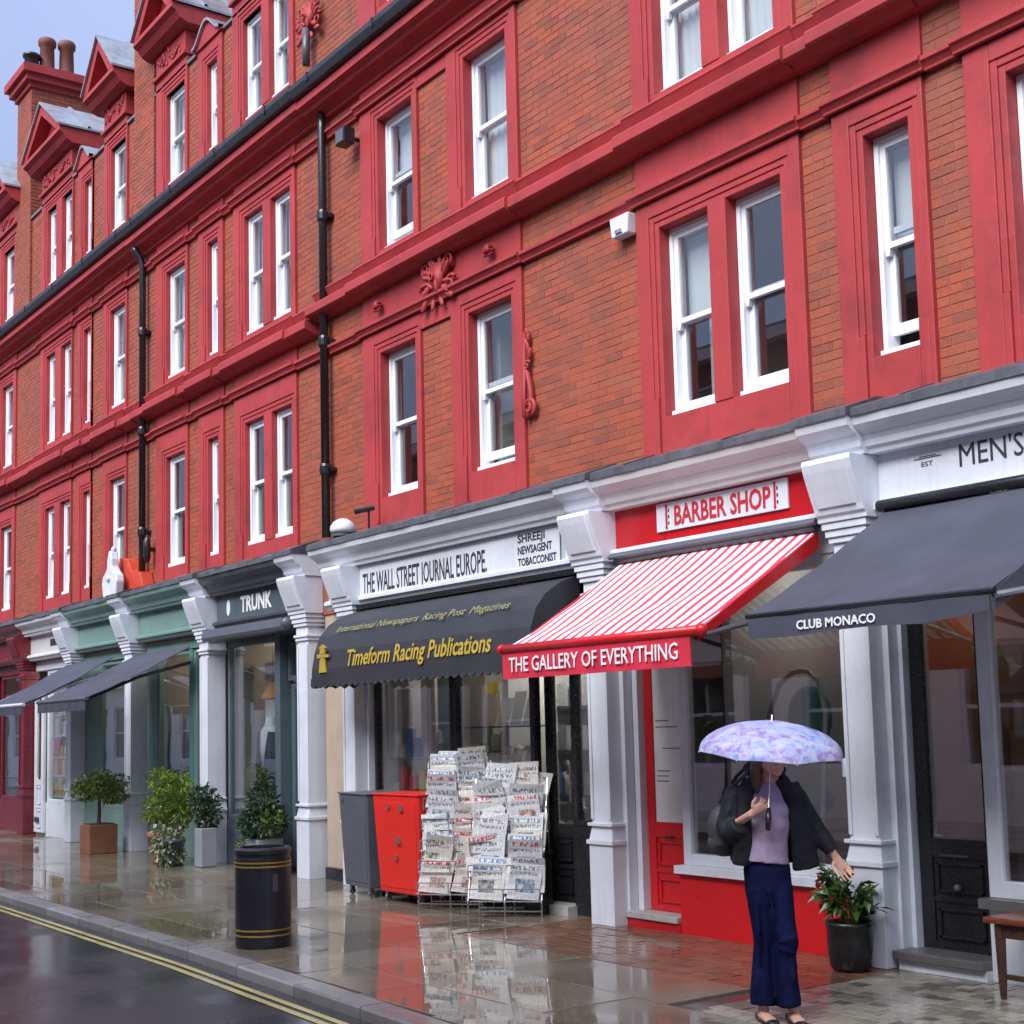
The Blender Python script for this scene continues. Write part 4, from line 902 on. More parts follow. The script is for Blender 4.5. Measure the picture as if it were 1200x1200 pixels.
# --- tailor with dark fascia
T4 = thing('shopfront', 'slate blue shopfront with pale capitals on a dark fascia', 'shopfront', (-15.4, 0, 0))
fascia(T4, -16.60, -14.27, 'darkgrey', 'slateblue', under='darkgrey')
pilaster(T4, -14.27, -14.02)
text('TRUNK', 'lettering', .19, (-15.47, -.0875, 3.185), 'whiteletter', T4, .86, align='CENTER', bold=.008)
for x in (-16.25, -14.55):
    m = MB(); m.xz([(x + .05 * math.cos(w), 3.17 + .10 * math.sin(w)) for w in [2 * PI * i / 14 for i in range(14)]], -.092, -.0852); m.build('crest', 'whiteletter', T4)
MB().tube([(-16.58, -.24, 2.84), (-14.32, -.24, 2.84)], .065, 14).build('awning_cassette', 'greymetal', T4, smooth=True)
m = MB(); m.prof([(-.12, 2.93), (-.30, 2.90), (-.32, 2.80), (-.30, 2.76), (-.12, 2.76)], -16.55, -14.35); m.build('awning_box', 'greymetal', T4)
glazed(T4, -16.58, -15.2, .55, 2.75, .08, 'slateblue', .06); MB().box(-16.58, -15.2, .04, .2, 0, .549).build('stall_riser', 'slateblue', T4)
MB().box(-15.195, -15.06, .02, .2, 0, 2.92).build('post', 'slateblue', T4)
d = door(T4, -15.05, -14.40, .05, 2.2, .16, 'slateblue', .5, .09); glazed(T4, -15.05, -14.40, 2.21, 2.75, .15, 'slateblue', .06, name='fanlight')
MB().box(-14.395, -14.27, .02, .2, 0, 2.92).build('jamb', 'slateblue', T4); MB().box(-16.58, -15.2, .0, .2, 2.752, 2.92).build('window_head', 'slateblue', T4); MB().box(-15.055, -14.4, .04, .2, 2.752, 2.92).build('window_head', 'slateblue', T4)
room(T4, -16.6, -14.3, 2.2, 'interiordark')
m = MB(); n = 24; vs = [(-16.45 + .55 * i / n, .5 + .03 * math.sin(i * 1.7), z) for z in (.3, 2.5) for i in range(n + 1)]
m.add(vs, [(i, i + 1, n + 2 + i, n + 1 + i) for i in range(n)]); m.build('curtain', 'curtain', T4, smooth=True)
t = thing('lamp', 'conical warm lamp shade hanging inside the tailor window', 'lamp', (-15.85, .32, 2.0))
MB().lathe([(.16, 0), (.15, .02), (.05, .2), (.02, .21)], (-15.85, .32, 2.02), 14).build('lamp_shade', 'shade', t, smooth=True)
MB().tube([(-15.85, .32, 2.2), (-15.85, .32, 2.9)], .006, 6).build('cord', 'black', t)
t = thing('mannequin', 'mannequin in a dark jacket and tan trousers in the tailor window', 'mannequin', (-15.95, .32, .3))
MB().tube([(-15.95, .32, 1.2), (-15.95, .32, 1.45), (-15.95, .32, 1.62), (-15.95, .32, 1.72), (-15.95, .32, 1.8)], [(.13, .1), (.16, .11), (.17, .1), (.07, .06), (.05, .05)], 12, ref=(1, 0, 0)).build('torso', 'shirt', t, smooth=True)
m = MB()
for sx in (-1, 1):
    m.tube([(-15.95 + sx * .1, .30, .9), (-15.95 + sx * .11, .30, 1.3), (-15.95 + sx * .13, .30, 1.62)], [(.09, .12), (.085, .11), (.05, .07)], 10, ref=(1, 0, 0))
    m.tube([(-15.95 + sx * .24, .30, .98), (-15.95 + sx * .23, .30, 1.3), (-15.95 + sx * .18, .30, 1.6)], [.05, .055, .06], 8)
m.build('jacket', 'jacket', t, smooth=True)
m = MB()
for sx in (-1, 1): m.tube([(-15.95 + sx * .08, .32, .3), (-15.95 + sx * .08, .32, .7), (-15.95 + sx * .07, .32, 1.2)], [.06, .075, .09], 8)
m.build('trousers', 'oatcloth', t, smooth=True)
MB().lathe([(.16, 0), (.16, .02), (.02, .03), (.02, .28)], (-15.95, .32, .062), 12).build('base', 'chrome', t)
# --- green shops, white shop, maroon shop
def simple_shop(label, x0, x1, cm, fm, frame, pil, panes, ztop=2.75, zsill=.55, wall='interiordark', pilmat='white', riser=None, cap=True):
    t = thing('shopfront', label, 'shopfront', ((x0 + x1) / 2, 0, 0))
    fascia(t, x0, x1, cm, fm, under=frame)
    if pil: pilaster(t, pil[0], pil[1], pilmat, cap=cap)
    for a, b in panes: glazed(t, a, b, zsill, ztop, .08, frame, .06)
    MB().box(x0, x1, .05, .2, 0, zsill - .001).build('stall_riser', riser or frame, t)
    MB().box(x0, x1, .02, .2, ztop + .002, 2.92).build('window_head', frame, t)
    room(t, x0, x1, 2.0, wall); return t
G1 = simple_shop('sage green shopfront beside the slate blue tailor', -19.25, -16.97, 'green', 'green', 'green', (-16.97, -16.72), [(-18.9, -17.75), (-17.65, -17.02)])
MB().box(-19.25, -18.9, .04, .2, .55, 2.752).build('post', 'green', G1); MB().box(-17.75, -17.65, .03, .2, .55, 2.752).build('post', 'teal', G1)
G2 = simple_shop('further sage green shopfront below the white finial', -21.90, -19.62, 'green', 'green', 'green', (-19.62, -19.37), [(-21.2, -19.68)])
MB().box(-21.9, -21.2, .05, .2, .55, 2.752).build('post', 'green', G2)
G3 = simple_shop('white shopfront with a narrow door and colourful goods', -24.30, -22.16, 'white', 'cream', 'white', (-22.16, -21.92), [(-23.75, -22.2)])
d = door(G3, -24.28, -23.80, .05, 2.5, .0, 'white', .95, .12); MB().ball((-23.9, -.03, .95), .02, 8, 6).build('door_knob', 'black', d); MB().box(-24.2, -24.0, -.02, -.0045, .22, .30).build('vent', 'darkgrey', d)
MB().box(-23.2, -22.6, -.092, -.0852, 3.12, 3.23).build('name_plate', 'ink', G3)
G4 = simple_shop('maroon shopfront at the far end of the row', -29.0, -24.32, 'maroon', 'maroon', 'maroon', (-24.62, -24.34), [(-26.4, -24.75), (-28.6, -26.6)], pilmat='maroon', cap=False)
mg = thing('goods_display', 'bright toys and boxes stacked in the white shop window', 'goods', (-23, .4, .6))
shelfgoods(mg, -23.7, -22.3, .16, [.66, 1.0, 1.3, 1.65, 2.0], PK, .12, .3, .18, .3, 'box')
m = MB()
for z in (.64, .98, 1.28, 1.63, 1.98): m.box(-23.7, -22.25, .14, .34, z, z + .018)
m.build('shelf', 'white', mg)
t = thing('side_table', 'low table with a yellow green cover inside the green shop', 'table', (-18.0, .9, 0))
MB().box(-18.95, -18.1, .22, .6, .95, 1.0).build('table_top', 'interior', t); MB().box(-18.92, -18.13, .24, .57, .06, .949).build('cover', col('cover_green', (.30, .33, .08)), t)
t = thing('draped_stand', 'pale garments on a stand inside the green shop', 'stand', (-18.2, 1.3, 0))
for k in range(4): MB().tube([(-18.95 + .22 * k, .5, 1.15), (-18.95 + .22 * k, .5, 1.5), (-18.95 + .22 * k, .5, 1.85)], [(.09, .06), (.10, .06), (.04, .03)], 8, ref=(1, 0, 0)).build('garment', ['packet_grey', 'oatcloth', 'packet_cream', 'packet_grey'][k], t, smooth=True)
MB().tube([(-19.1, .5, 1.9), (-18.0, .5, 1.9)], .012, 6).tube([(-19.1, .5, .06), (-19.1, .5, 1.9)], .012, 6).tube([(-18.0, .5, .06), (-18.0, .5, 1.9)], .012, 6).build('rail', 'chrome', t)
MB().box(-21.0, -20.2, .5, .53, 1.4, 2.1).build('poster', 'packet_white', G2)
# finial on the pilaster between the green shops, and red end piece behind it
t = thing('finial', 'white pointed finial standing on the cornice between the green shops', 'finial', (-19.62, -.3, 3.66)); FX = -19.62
MB().xz([(FX + a, b) for a, b in ((-.25, 3.60), (.25, 3.60), (.30, 3.80), (.27, 3.90), (.15, 3.97), (.09, 4.03), (.085, 4.14), (.04, 4.24), (0, 4.27), (-.04, 4.24), (-.085, 4.14), (-.09, 4.03), (-.15, 3.97), (-.27, 3.90), (-.30, 3.80))], -.40, -.28).build('body', 'white', t, bevel=.02)
MB().ball((FX, -.33, 4.28), (.035, .04, .05), 8, 6).build('knop', 'white', t, smooth=True); MB().ball((FX, -.41, 3.86), (.05, .03, .05), 8, 6).build('boss', 'white', t, smooth=True)
t = thing('ridge_piece', 'orange red sloped coping on the ledge behind the white finial', 'coping', (-19.2, -.1, 3.75))
MB().xz([(-19.9, 3.68), (-18.85, 3.68), (-18.95, 3.90), (-19.30, 3.95), (-19.42, 4.12), (-19.75, 4.19)], -.2, -.015).build('body', col('coping_red', (.50, .05, .02)), t, bevel=.01)
t = thing('wall_lantern', 'small dark fixture on the wall right of the far downpipe', 'fixture', (-18.9, -.1, 4.1))
MB().tube([(-18.86, -.12, 4.02), (-18.86, -.13, 4.1), (-18.86, -.13, 4.32), (-18.86, -.12, 4.42)], [.02, .05, .05, .02], 10).build('body', 'black', t, smooth=True); MB().box(-18.88, -18.84, -.09, -.0135, 4.18, 4.24).build('arm', 'black', t)

def lit(name, label, cat, x, y, z, watt, colr, r=.07):
    t = thing(name, label, cat, (x, y, z)); k = N('lamp_glow'); k.base((.9, .85, .75)); k.p.inputs['Emission Color'].default_value = (*colr, 1); k.p.inputs['Emission Strength'].default_value = .55
    MB().lathe([(r * .9, 0), (r, .012), (r, .03), (r * .8, .045)], (x, y, z), 14).build('diffuser', k.m, t, smooth=True); MB().lathe([(r * 1.1, 0), (r * 1.1, .02)], (x, y, z + .046), 14).build('fitting', 'white', t)
    ld = bpy.data.lights.new('lamp_light', 'POINT'); ld.energy = watt; ld.color = colr; ld.shadow_soft_size = r; lo = bpy.data.objects.new('lamp_light', ld); COL.objects.link(lo); lo.parent = t; lo.location = (0, 0, -.10)
WARM = (1.0, .80, .55)
lit('shop_or_fill_lamp', 'lit round ceiling lamp in the left window bay of the newsagent', 'ceiling lamp', -12.0, .9, 2.84, 11, (1, .95, .85)); lit('shop_or_fill_lamp', 'lit round ceiling lamp in the right window bay of the newsagent', 'ceiling lamp', -10.3, .75, 2.84, 16, (1, .95, .85))
lit('shop_or_fill_lamp', 'lit spot lamp on the ceiling behind the black menswear door', 'ceiling lamp', -5.7, .7, 2.84, 3.5, WARM); lit('shop_or_fill_lamp', 'lit spot lamp on the ceiling behind the white menswear window', 'ceiling lamp', -4.4, .9, 2.84, 4, WARM)
lit('shop_or_fill_lamp', 'added fill lamp brightening the red barber shop above the armchair', 'ceiling lamp', -7.4, 1.0, 2.84, 2.5, (1, .95, .88))  # added fill light with no known fitting, lifts the dim barber interior
lit('shop_or_fill_lamp', 'added fill lamp brightening the nearer sage green shop', 'ceiling lamp', -18.2, 1.0, 2.84, 6, WARM); lit('shop_or_fill_lamp', 'added fill lamp brightening the further sage green shop', 'ceiling lamp', -20.4, 1.0, 2.84, 5, WARM); lit('shop_or_fill_lamp', 'added fill lamp brightening the narrow white shop', 'ceiling lamp', -23.0, .9, 2.84, 12, (1, .95, .88))  # three added fill lights, put in to brighten these shop interiors
lit('shop_or_fill_lamp', 'lit lamp inside the tailor shop behind the mannequin', 'ceiling lamp', -15.9, 1.2, 2.84, 6, WARM)
# ------------------------------------------------------------------ awnings
def awning_sheet(t, x0, x1, ptop, pfront, mat, name='canopy', sag=.03, th=.012, n=14):
    (y0, z0), (y1, z1) = ptop, pfront; m = MB(); vs = []
    nx = 26
    for lay in (0, 1):
        for i in range(n + 1):
            for j in range(nx + 1):
                u = i / n; w = j / nx; s_ = sag * math.sin(PI * u) * (1 - .3 * math.cos(w * 2 * PI * 3 + x0)) + .0025 * math.sin(w * 23 + u * 5 + x0) * math.sin(PI * u) + .004 * math.sin(u * 17 + w * 7); vs.append((x0 + (x1 - x0) * w, y0 + (y1 - y0) * u, z0 + (z1 - z0) * u - s_ - lay * th))
    K = (n + 1) * (nx + 1); I = lambda i, j, l=0: l * K + i * (nx + 1) + j; fs = []
    for i in range(n):
        for j in range(nx): fs += [(I(i, j), I(i + 1, j), I(i + 1, j + 1), I(i, j + 1)), (I(i, j, 1), I(i, j + 1, 1), I(i + 1, j + 1, 1), I(i + 1, j, 1))]
        fs += [(I(i, 0), I(i, 0, 1), I(i + 1, 0, 1), I(i + 1, 0)), (I(i, nx), I(i + 1, nx), I(i + 1, nx, 1), I(i, nx, 1))]
    m.add(vs, fs); return m.build(name, mat, t, smooth=False)
def valance(t, x0, x1, y, z0, z1, mat, wave=.006):
    m = MB(); n = 30; vs = []
    for lay in (0, .008):
        for z in (z1, z0):
            for i in range(n + 1): vs.append((x0 + (x1 - x0) * i / n, y + lay + (wave * math.sin(i * 1.3) if z == z0 else 0), z))
    k = n + 1
    m.add(vs, [(i, k + i, k + i + 1, i + 1) for i in range(n)] + [(2 * k + i, 2 * k + i + 1, 3 * k + i + 1, 3 * k + i) for i in range(n)]); return m.build('valance', mat, t)
# red and white
A = thing('awning', 'red and white striped awning with white capitals on its red front', 'awning', (-7.6, -.1, 2.9))
awning_sheet(A, -8.63, -6.56, (-.13, 2.90), (-1.28, 2.20), 'stripes', sag=.02)
MB().tube([(-8.68, -1.30, 2.185), (-6.50, -1.30, 2.185)], .034, 12).ball((-6.5, -1.30, 2.185), .042).ball((-8.68, -1.30, 2.185), .042).build('front_bar', 'red', A, smooth=True)
v = valance(A, -8.66, -6.60, -1.31, 1.96, 2.165, 'awnred')
text('THE GALLERY OF EVERYTHING', 'lettering', .108, (-7.635, -1.3215, 2.065), 'whiteletter', A, 1.86, align='CENTER', bold=.001)
MB().tube([(-8.66, -.15, 2.93), (-6.54, -.15, 2.93)], .045, 12).build('roller', 'greymetal', A, smooth=True)
m = MB(); m.prof([(-.10, 2.99), (-.20, 2.975), (-.22, 2.94), (-.20, 2.925), (-.10, 2.99)][:4], -8.70, -6.50); m.build('hood', 'greymetal', A)
for x in (-6.57, -8.62):
    m = MB(); m.add([(x, -.13, 2.885), (x, -1.28, 2.185), (x, -1.28, 2.11), (x, -.13, 2.70), (x + .03, -.13, 2.885), (x + .03, -1.28, 2.185), (x + .03, -1.28, 2.11), (x + .03, -.13, 2.70)] if x < -8 else
                     [(x, -.13, 2.885), (x, -1.28, 2.185), (x, -1.28, 2.12), (x, -.13, 2.77), (x + .03, -.13, 2.885), (x + .03, -1.28, 2.185), (x + .03, -1.28, 2.12), (x + .03, -.13, 2.77)],
                     [(0, 1, 2, 3), (7, 6, 5, 4), (1, 0, 4, 5), (2, 1, 5, 6), (3, 2, 6, 7), (0, 3, 7, 4)]); m.build('side_arm', 'deepred', A)
    MB().tube([(x + .02, -.12, 2.4), (x + .02, -1.22, 2.16)], .02, 8).build('strut', 'greymetal', A)
# charcoal, right
A = thing('awning', 'large charcoal awning with small white capitals over the black door', 'awning', (-5.1, -.1, 2.95))
awning_sheet(A, -5.96, -4.27, (-.12, 2.955), (-1.42, 2.235), 'awngrey', sag=.035)
MB().tube([(-5.97, -1.43, 2.222), (-4.25, -1.43, 2.222)], .018, 10).build('front_bar', 'black', A)
m = MB(); n = 24; vs = []
for lay in (0, .008):
    for k in (0, 1):
        for i in range(n + 1):
            u = i / n; z = 2.205 if k == 0 else 2.205 - (.115 - .04 * (1 if u > .75 else 0) * (u - .75) * 4 + .008 * math.sin(u * 9)); vs.append((-5.95 + 1.67 * u, -1.44 + lay - .004 * math.sin(i), z))
k = n + 1; m.add(vs, [(i, k + i, k + i + 1, i + 1) for i in range(n)] + [(2 * k + i, 2 * k + i + 1, 3 * k + i + 1, 3 * k + i) for i in range(n)] + [(k + i, 3 * k + i, 3 * k + i + 1, k + i + 1) for i in range(n)])
m.build('valance', 'awngrey', A)
text('CLUB MONACO', 'lettering', .050, (-5.275, -1.4505, 2.142), 'whiteletter', A, .57, align='CENTER', bold=.0015)
for x in (-5.955, -4.28):
    MB().tube([(x + .02, -.1, 2.62), (x + .02, -.75, 2.30), (x + .02, -1.42, 2.20)], .02, 8).build('strut', 'chrome', A)
m = MB(); m.add([(-4.272, -.12, 2.94), (-4.272, -1.42, 2.22), (-4.272, -1.42, 2.12), (-4.272, -.12, 2.74), (-4.264, -.12, 2.94), (-4.264, -1.42, 2.22), (-4.264, -1.42, 2.12), (-4.264, -.12, 2.74)], [(3, 2, 1, 0), (4, 5, 6, 7), (0, 1, 5, 4), (1, 2, 6, 5), (2, 3, 7, 6)]); m.build('side_flap', 'awngrey', A)
MB().tube([(-6.0, -.14, 2.985), (-4.2, -.14, 2.985)], .04, 10).build('roller', 'black', A, smooth=True)
# black dutch canopy of the newsagent
A = thing('awning', 'rounded black canopy with yellow lettering over the newsagent', 'awning', (-11.1, -.1, 2.85))
pr = [(-.10, 2.865), (-.30, 2.80), (-.46, 2.70), (-.56, 2.58), (-.62, 2.42), (-.655, 2.24), (-.66, 2.14)]
m = MB(); xl, xr = -12.97, -9.22; n = len(pr); vs = [(xl, y, z) for y, z in pr] + [(xr, y, z) for y, z in pr]
m.add(vs, [(i, i + 1, n + i + 1, n + i) for i in range(n - 1)]); m.add([(xl, y, z) for y, z in pr] + [(xl, -.10, 2.14)], [tuple(range(n, -1, -1))]); m.add([(xr, y, z) for y, z in pr] + [(xr, -.10, 2.14)], [tuple(range(n + 1))])
m.build('canopy', 'awnblack', A)
m = MB(); ns = 30
for s_ in range(ns):
    a = xl + (xr - xl) * s_ / ns; b = xl + (xr - xl) * (s_ + 1) / ns; y = -.668
    pts = [(a, 2.145)] + [(a + (b - a) * i / 6, 2.075 - .032 * math.sin(PI * i / 6)) for i in range(7)] + [(b, 2.145)]
    m.add([(x, y - .01 * math.sin(PI * k / 8), z) for k, (x, z) in enumerate(pts)] + [(x, y + .01, z) for x, z in pts], [tuple(range(9)), tuple(range(17, 8, -1))])
for s_ in range(5):
    a = -.66 + .11 * s_; b = a + .11
    for xx in (xl, xr): m.add([(xx, a, 2.145), (xx, a, 2.075), (xx, (a + b) / 2, 2.043), (xx, b, 2.075), (xx, b, 2.145)], [(0, 1, 2, 3, 4)])
m.build('scalloped_valance', 'awnblack', A)
ang = math.atan2(.04, .18)
text('Timeform Racing Publications', 'lettering', .165, (-12.25, -.648, 2.325), 'yellowletter', A, 2.50, rot=(PI / 2 - .20, 0, 0), bold=.004)
text('International Newspapers  Racing Post  Magazines', 'small_lettering', .09, (-12.6, -.545, 2.635), 'faded', A, 3.0, rot=(PI / 2 - .72, 0, 0))['kind'] = 'stuff'
m = MB(); xx, zz, yy = -12.72, 2.33, -.652     # little yellow emblem of a standing figure
for q in ([(-.07, -.13), (.07, -.13), (.05, .0), (.0, .03), (-.05, .0)], [(-.11, .02), (.13, .02), (.13, .05), (-.11, .06)], [(-.05, .06), (.05, .06), (.045, .12), (-.045, .12)], [(-.08, .12), (.08, .12), (.0, .155)]):
    m.xz([(xx + a, zz + b) for a, b in q], yy - .02, yy - .004)
m.build('emblem', 'yellowletter', A)
m = MB(); m.box(xl - .02, xr + .02, -.16, -.086, 2.866, 2.918); m.build('backboard', 'black', A)
# charcoal pair at the green shops
A = thing('awning', 'charcoal awning over the nearer sage green shop', 'awning', (-18.3, -.1, 2.8))
awning_sheet(A, -19.25, -17.36, (-.12, 2.76), (-1.5, 2.10), 'awngrey'); valance(A, -19.25, -17.36, -1.51, 1.945, 2.10, 'awngrey')
MB().tube([(-19.28, -1.5, 2.09), (-17.33, -1.5, 2.09)], .025, 8).build('front_bar', 'greymetal', A)
for x in (-19.2, -17.42): MB().tube([(x, -.1, 2.55), (x, -.8, 2.36), (x, -1.47, 2.08)], .022, 8).build('strut', 'black', A)
A = thing('awning', 'charcoal awning over the further sage green shop', 'awning', (-21.2, -.1, 2.8))
awning_sheet(A, -22.15, -20.2, (-.12, 2.78), (-1.42, 2.10), 'awngrey'); valance(A, -22.15, -20.2, -1.43, 1.95, 2.10, 'awngrey')
MB().tube([(-22.18, -1.42, 2.09), (-20.17, -1.42, 2.09)], .025, 8).build('front_bar', 'white', A)
for x in (-22.1, -20.26): MB().tube([(x, -.1, 2.55), (x, -.8, 2.36), (x, -1.4, 2.08)], .022, 8).build('strut', 'chrome', A)

# ------------------------------------------------------------------ street furniture
t = thing('litter_bin', 'black cylindrical litter bin with gold bands standing near the kerb', 'litter bin', (-9.985, -2.66, 0))
c = (-9.985, -2.66, 0); R = .212
MB().lathe([(R * .97, 0), (R, .02), (R, .64), (R * 1.02, .645), (R * 1.02, .66), (R * .985, .665), (R * .985, .69), (R * 1.03, .695), (R * 1.03, .725), (R * .95, .74), (R * .8, .742), (R * .78, .70)], c, 36).build('body', 'iron', t, smooth=False)
for z in (.595, .625, .085, .125): MB().lathe([(R + .001, z), (R + .006, z + .002), (R + .006, z + .012), (R + .001, z + .014)], c, 36).build('band', 'gold', t)
MB().lathe([(R * .76, .63), (R * .76, .70)], c, 24).build('liner', 'black', t)
MB().box(-9.985 + R * .72, -9.985 + R * 1.01, -2.68, -2.64, .42, .55).build('lock_plate', 'darkgrey', t)
def cabinet(name, label, loc, rz, w0, w1, d0, d1, h, z0, mat, fit):
    t = thing(name, label, 'cabinet', loc, rz)
    m = MB(); a, b = w0 / 2, w1 / 2; p, q = d0 / 2, d1 / 2
    m.add([(-a, -p, z0), (a, -p, z0), (a, p, z0), (-a, p, z0), (-b, -q, h), (b, -q, h), (b, q, h), (-b, q, h)], [(0, 3, 2, 1), (4, 5, 6, 7), (0, 1, 5, 4), (1, 2, 6, 5), (2, 3, 7, 6), (3, 0, 4, 7)])
    m.build('body', mat, t, local=True, bevel=.012)
    m = MB(); m.add([(-b - .01, -q - .01, h + .002), (b + .01, -q - .01, h + .002), (b + .01, q + .01, h + .002), (-b - .01, q + .01, h + .002), (-b - .01, -q - .01, h + .02), (b + .01, -q - .01, h + .02), (b + .01, q + .01, h + .02), (-b - .01, q + .01, h + .02)], [(0, 3, 2, 1), (4, 5, 6, 7), (0, 1, 5, 4), (1, 2, 6, 5), (2, 3, 7, 6), (3, 0, 4, 7)]); m.build('lid', mat, t, local=True, bevel=.005)
    def fx(x, z): u = (z - z0) / (h - z0); return (x * (a + (b - a) * u), -(p + (q - p) * u))
    m = MB(); vs = []
    for off in (.006, -.004):
        for (x, z) in ((-.9, z0 + .05), (.9, z0 + .05), (.9, h - .06), (-.9, h - .06)): X_, Y_ = fx(x, z); vs.append((X_, Y_ - off, z))
    m.add(vs, [(0, 1, 2, 3), (0, 4, 5, 1), (1, 5, 6, 2), (2, 6, 7, 3), (3, 7, 4, 0)]); m.build('door_panel', mat, t, local=True, bevel=.002)
    for sx in (-1, 1):
        for sy in (-1, 1):
            m = MB(); m.tube([(sx * (a - .06) - .012, sy * (p - .05), .032), (sx * (a - .06) + .012, sy * (p - .05), .032)], .032, 10); m.box(sx * (a - .06) - .02, sx * (a - .06) + .02, sy * (p - .05) - .02, sy * (p - .05) + .02, .05, z0); m.build('castor', 'chrome', t, local=True)
    for (x, z, s_) in fit:
        u = (z - z0) / (h - z0); y = -(p + (q - p) * u) - .007
        m = MB(); m.box(x - s_, x + s_, y - .02, y - .002, z - s_, z + s_ * 1.0); m.build('lock', 'chrome', t, local=True)
    return t
cabinet('storage_cabinet', 'dark grey wheeled metal cabinet beside the beige passage wall', (-12.24, -.34, 0), math.radians(-5), .56, .66, .44, .52, .98, .09, 'greymetal', [(-.22, .93, .012)])
cabinet('storage_cabinet', 'bright red wheeled metal cabinet left of the newspaper racks', (-11.44, -.40, 0), math.radians(1), .68, .80, .34, .42, .99, .09, 'cabinetred', [(.12, .88, .028), (-.10, .89, .018), (.05, .58, .03), (.0, .42, .02)])
# newspaper racks: tiers of wire pockets leaning back
def rack(label, loc, rz, ncol, cw, tiers, h, depth, side):
    t = thing('newspaper_rack', label, 'rack', loc, rz); W_ = ncol * cw / 2
    m = MB()
    for c_ in range(ncol + 1):
        x = -W_ + c_ * cw; m.tube([(x, -depth / 2, 0), (x, -depth / 2, .12), (x, depth / 2, h)], .008, 6); m.tube([(x, depth / 2, 0), (x, depth / 2, h)], .008, 6)
    for z in (.03, h): m.tube([(-W_, depth / 2, z), (W_, depth / 2, z)], .007, 6)
    m.tube([(-W_, -depth / 2, .05), (W_, -depth / 2, .05)], .007, 6)
    m.build('frame', 'chrome', t, local=True)
    for k in range(tiers):
        u = k / (tiers - 1); y = -depth / 2 + depth * .82 * u - .015; z = .14 + (h - .38) * u
        m = MB()
        for dz in (0, .10): m.tube([(-W_, y - .045, z + dz), (W_, y - .045, z + dz)], .005, 6)
        for c_ in range(ncol + 1):
            x = -W_ + c_ * cw; m.tube([(x, y + .02, z), (x, y - .045, z), (x, y - .045, z + .10)], .005, 6)
        m.build('pocket', 'chrome', t, local=True)
        for c_, back in [(c0, b0) for c0 in range(ncol) for b0 in (0, 1)]:
            rr_ = random.Random(back * 101 + k * 7 + c_ * 13 + int(loc[0] * 10)); x = -W_ + (c_ + .5) * cw
            hh = rr_.uniform(.285, .35); ww = cw * rr_.uniform(.82, .98); tw = rr_.uniform(-.12, .12); th = .022; cu = rr_.uniform(-.05, .07); fl = rr_.uniform(-.03, .03)
            m = MB(); n = 5; vs = []
            for i in range(n + 1):
                f_ = i / n; yy = .03 * f_ + .012 * math.sin(f_ * 3) - cu * f_ ** 3
                for sx in (-1, 1): vs.append((sx * ww / 2 + tw * f_ * .3, yy + .008 * math.sin(f_ * 7 + sx) + sx * fl * f_ * f_, hh * f_))
            K = len(vs); vs += [(a, b + th, c2 - .004) for a, b, c2 in vs]
            fs = []
            for i in range(n): fs += [(2 * i, 2 * i + 1, 2 * i + 3, 2 * i + 2), (K + 2 * i, K + 2 * i + 2, K + 2 * i + 3, K + 2 * i + 1), (2 * i, 2 * i + 2, K + 2 * i + 2, K + 2 * i), (2 * i + 1, K + 2 * i + 1, K + 2 * i + 3, 2 * i + 3)]
            fs += [(0, K, K + 1, 1), (2 * n, 2 * n + 1, K + 2 * n + 1, K + 2 * n)]
            m.add(vs, fs)
            o = m.build('newspaper', NEWS[rr_.randrange(6)], None)
            p = Matrix.Translation(Vector(loc)) @ Matrix.Rotation(rz, 4, 'Z') @ Vector((x + back * rr_.choice((-.03, .035)), y - .018 + back * .03, z + .012 + back * rr_.uniform(.03, .07)))
            o.location = p; o.rotation_euler = (rr_.uniform(-.10, .04), tw, rz + rr_.uniform(-.12, .12))
            rows = ['bottom', 'second', 'third', 'fourth', 'fifth', 'sixth', 'seventh']; rw = 'top' if k == tiers - 1 else rows[k] + (' from bottom' if k else '')
            cs = {2: ['left', 'right'], 3: ['left', 'middle', 'right']}[ncol][c_]
            tag(o, f'{"rear" if back else "front"} folded newspaper in the {rw} tier, {cs} column of the {side} wire rack', 'newspaper', 'newspapers in the wire racks')
rack('tall wire newspaper rack beside the red cabinet', (-10.80, -.36, 0), math.radians(38), 2, .30, 6, 1.30, .34, 'left')
rack('wider wire newspaper rack in front of the newsagent door', (-10.06, -.30, 0), math.radians(42), 2, .32, 5, 1.15, .40, 'right')
t = thing('waste_crate', 'black plastic crate standing behind the right newspaper rack', 'crate', (-9.98, .0, 0))
m = MB(); m.box(-10.14, -9.84, -.10, .005, .0, .5); m.build('body', 'potblack', t, bevel=.01); MB().box(-10.15, -9.83, -.11, .008, .502, .53).build('rim', 'potblack', t)

# ------------------------------------------------------------------ plants
def rdir(rr_):
    z = rr_.uniform(-1, 1); a = rr_.uniform(0, 2 * PI); s_ = math.sqrt(1 - z * z); return Vector((s_ * math.cos(a), s_ * math.sin(a), z))
def cloud(clumps, n, L, w, seed, droop=.2):
    rr_ = random.Random(seed); m = MB()
    tot = sum(c[3] * c[4] * c[5] for c in clumps)
    for (cx, cy, cz, rx, ry, rz) in clumps:
        for _ in range(max(8, int(n * rx * ry * rz / tot))):
            d = rdir(rr_); r = rr_.uniform(.35, 1) ** .5
            p = Vector((cx + d.x * rx * r, cy + d.y * ry * r, cz + d.z * rz * r)); q = (d + rdir(rr_) * .7 + Vector((0, 0, -droop))).normalized()
            m.leaf(p, q, rdir(rr_), L * rr_.uniform(.7, 1.25), w * rr_.uniform(.7, 1.2), rr_.uniform(.02, 1))
    return m
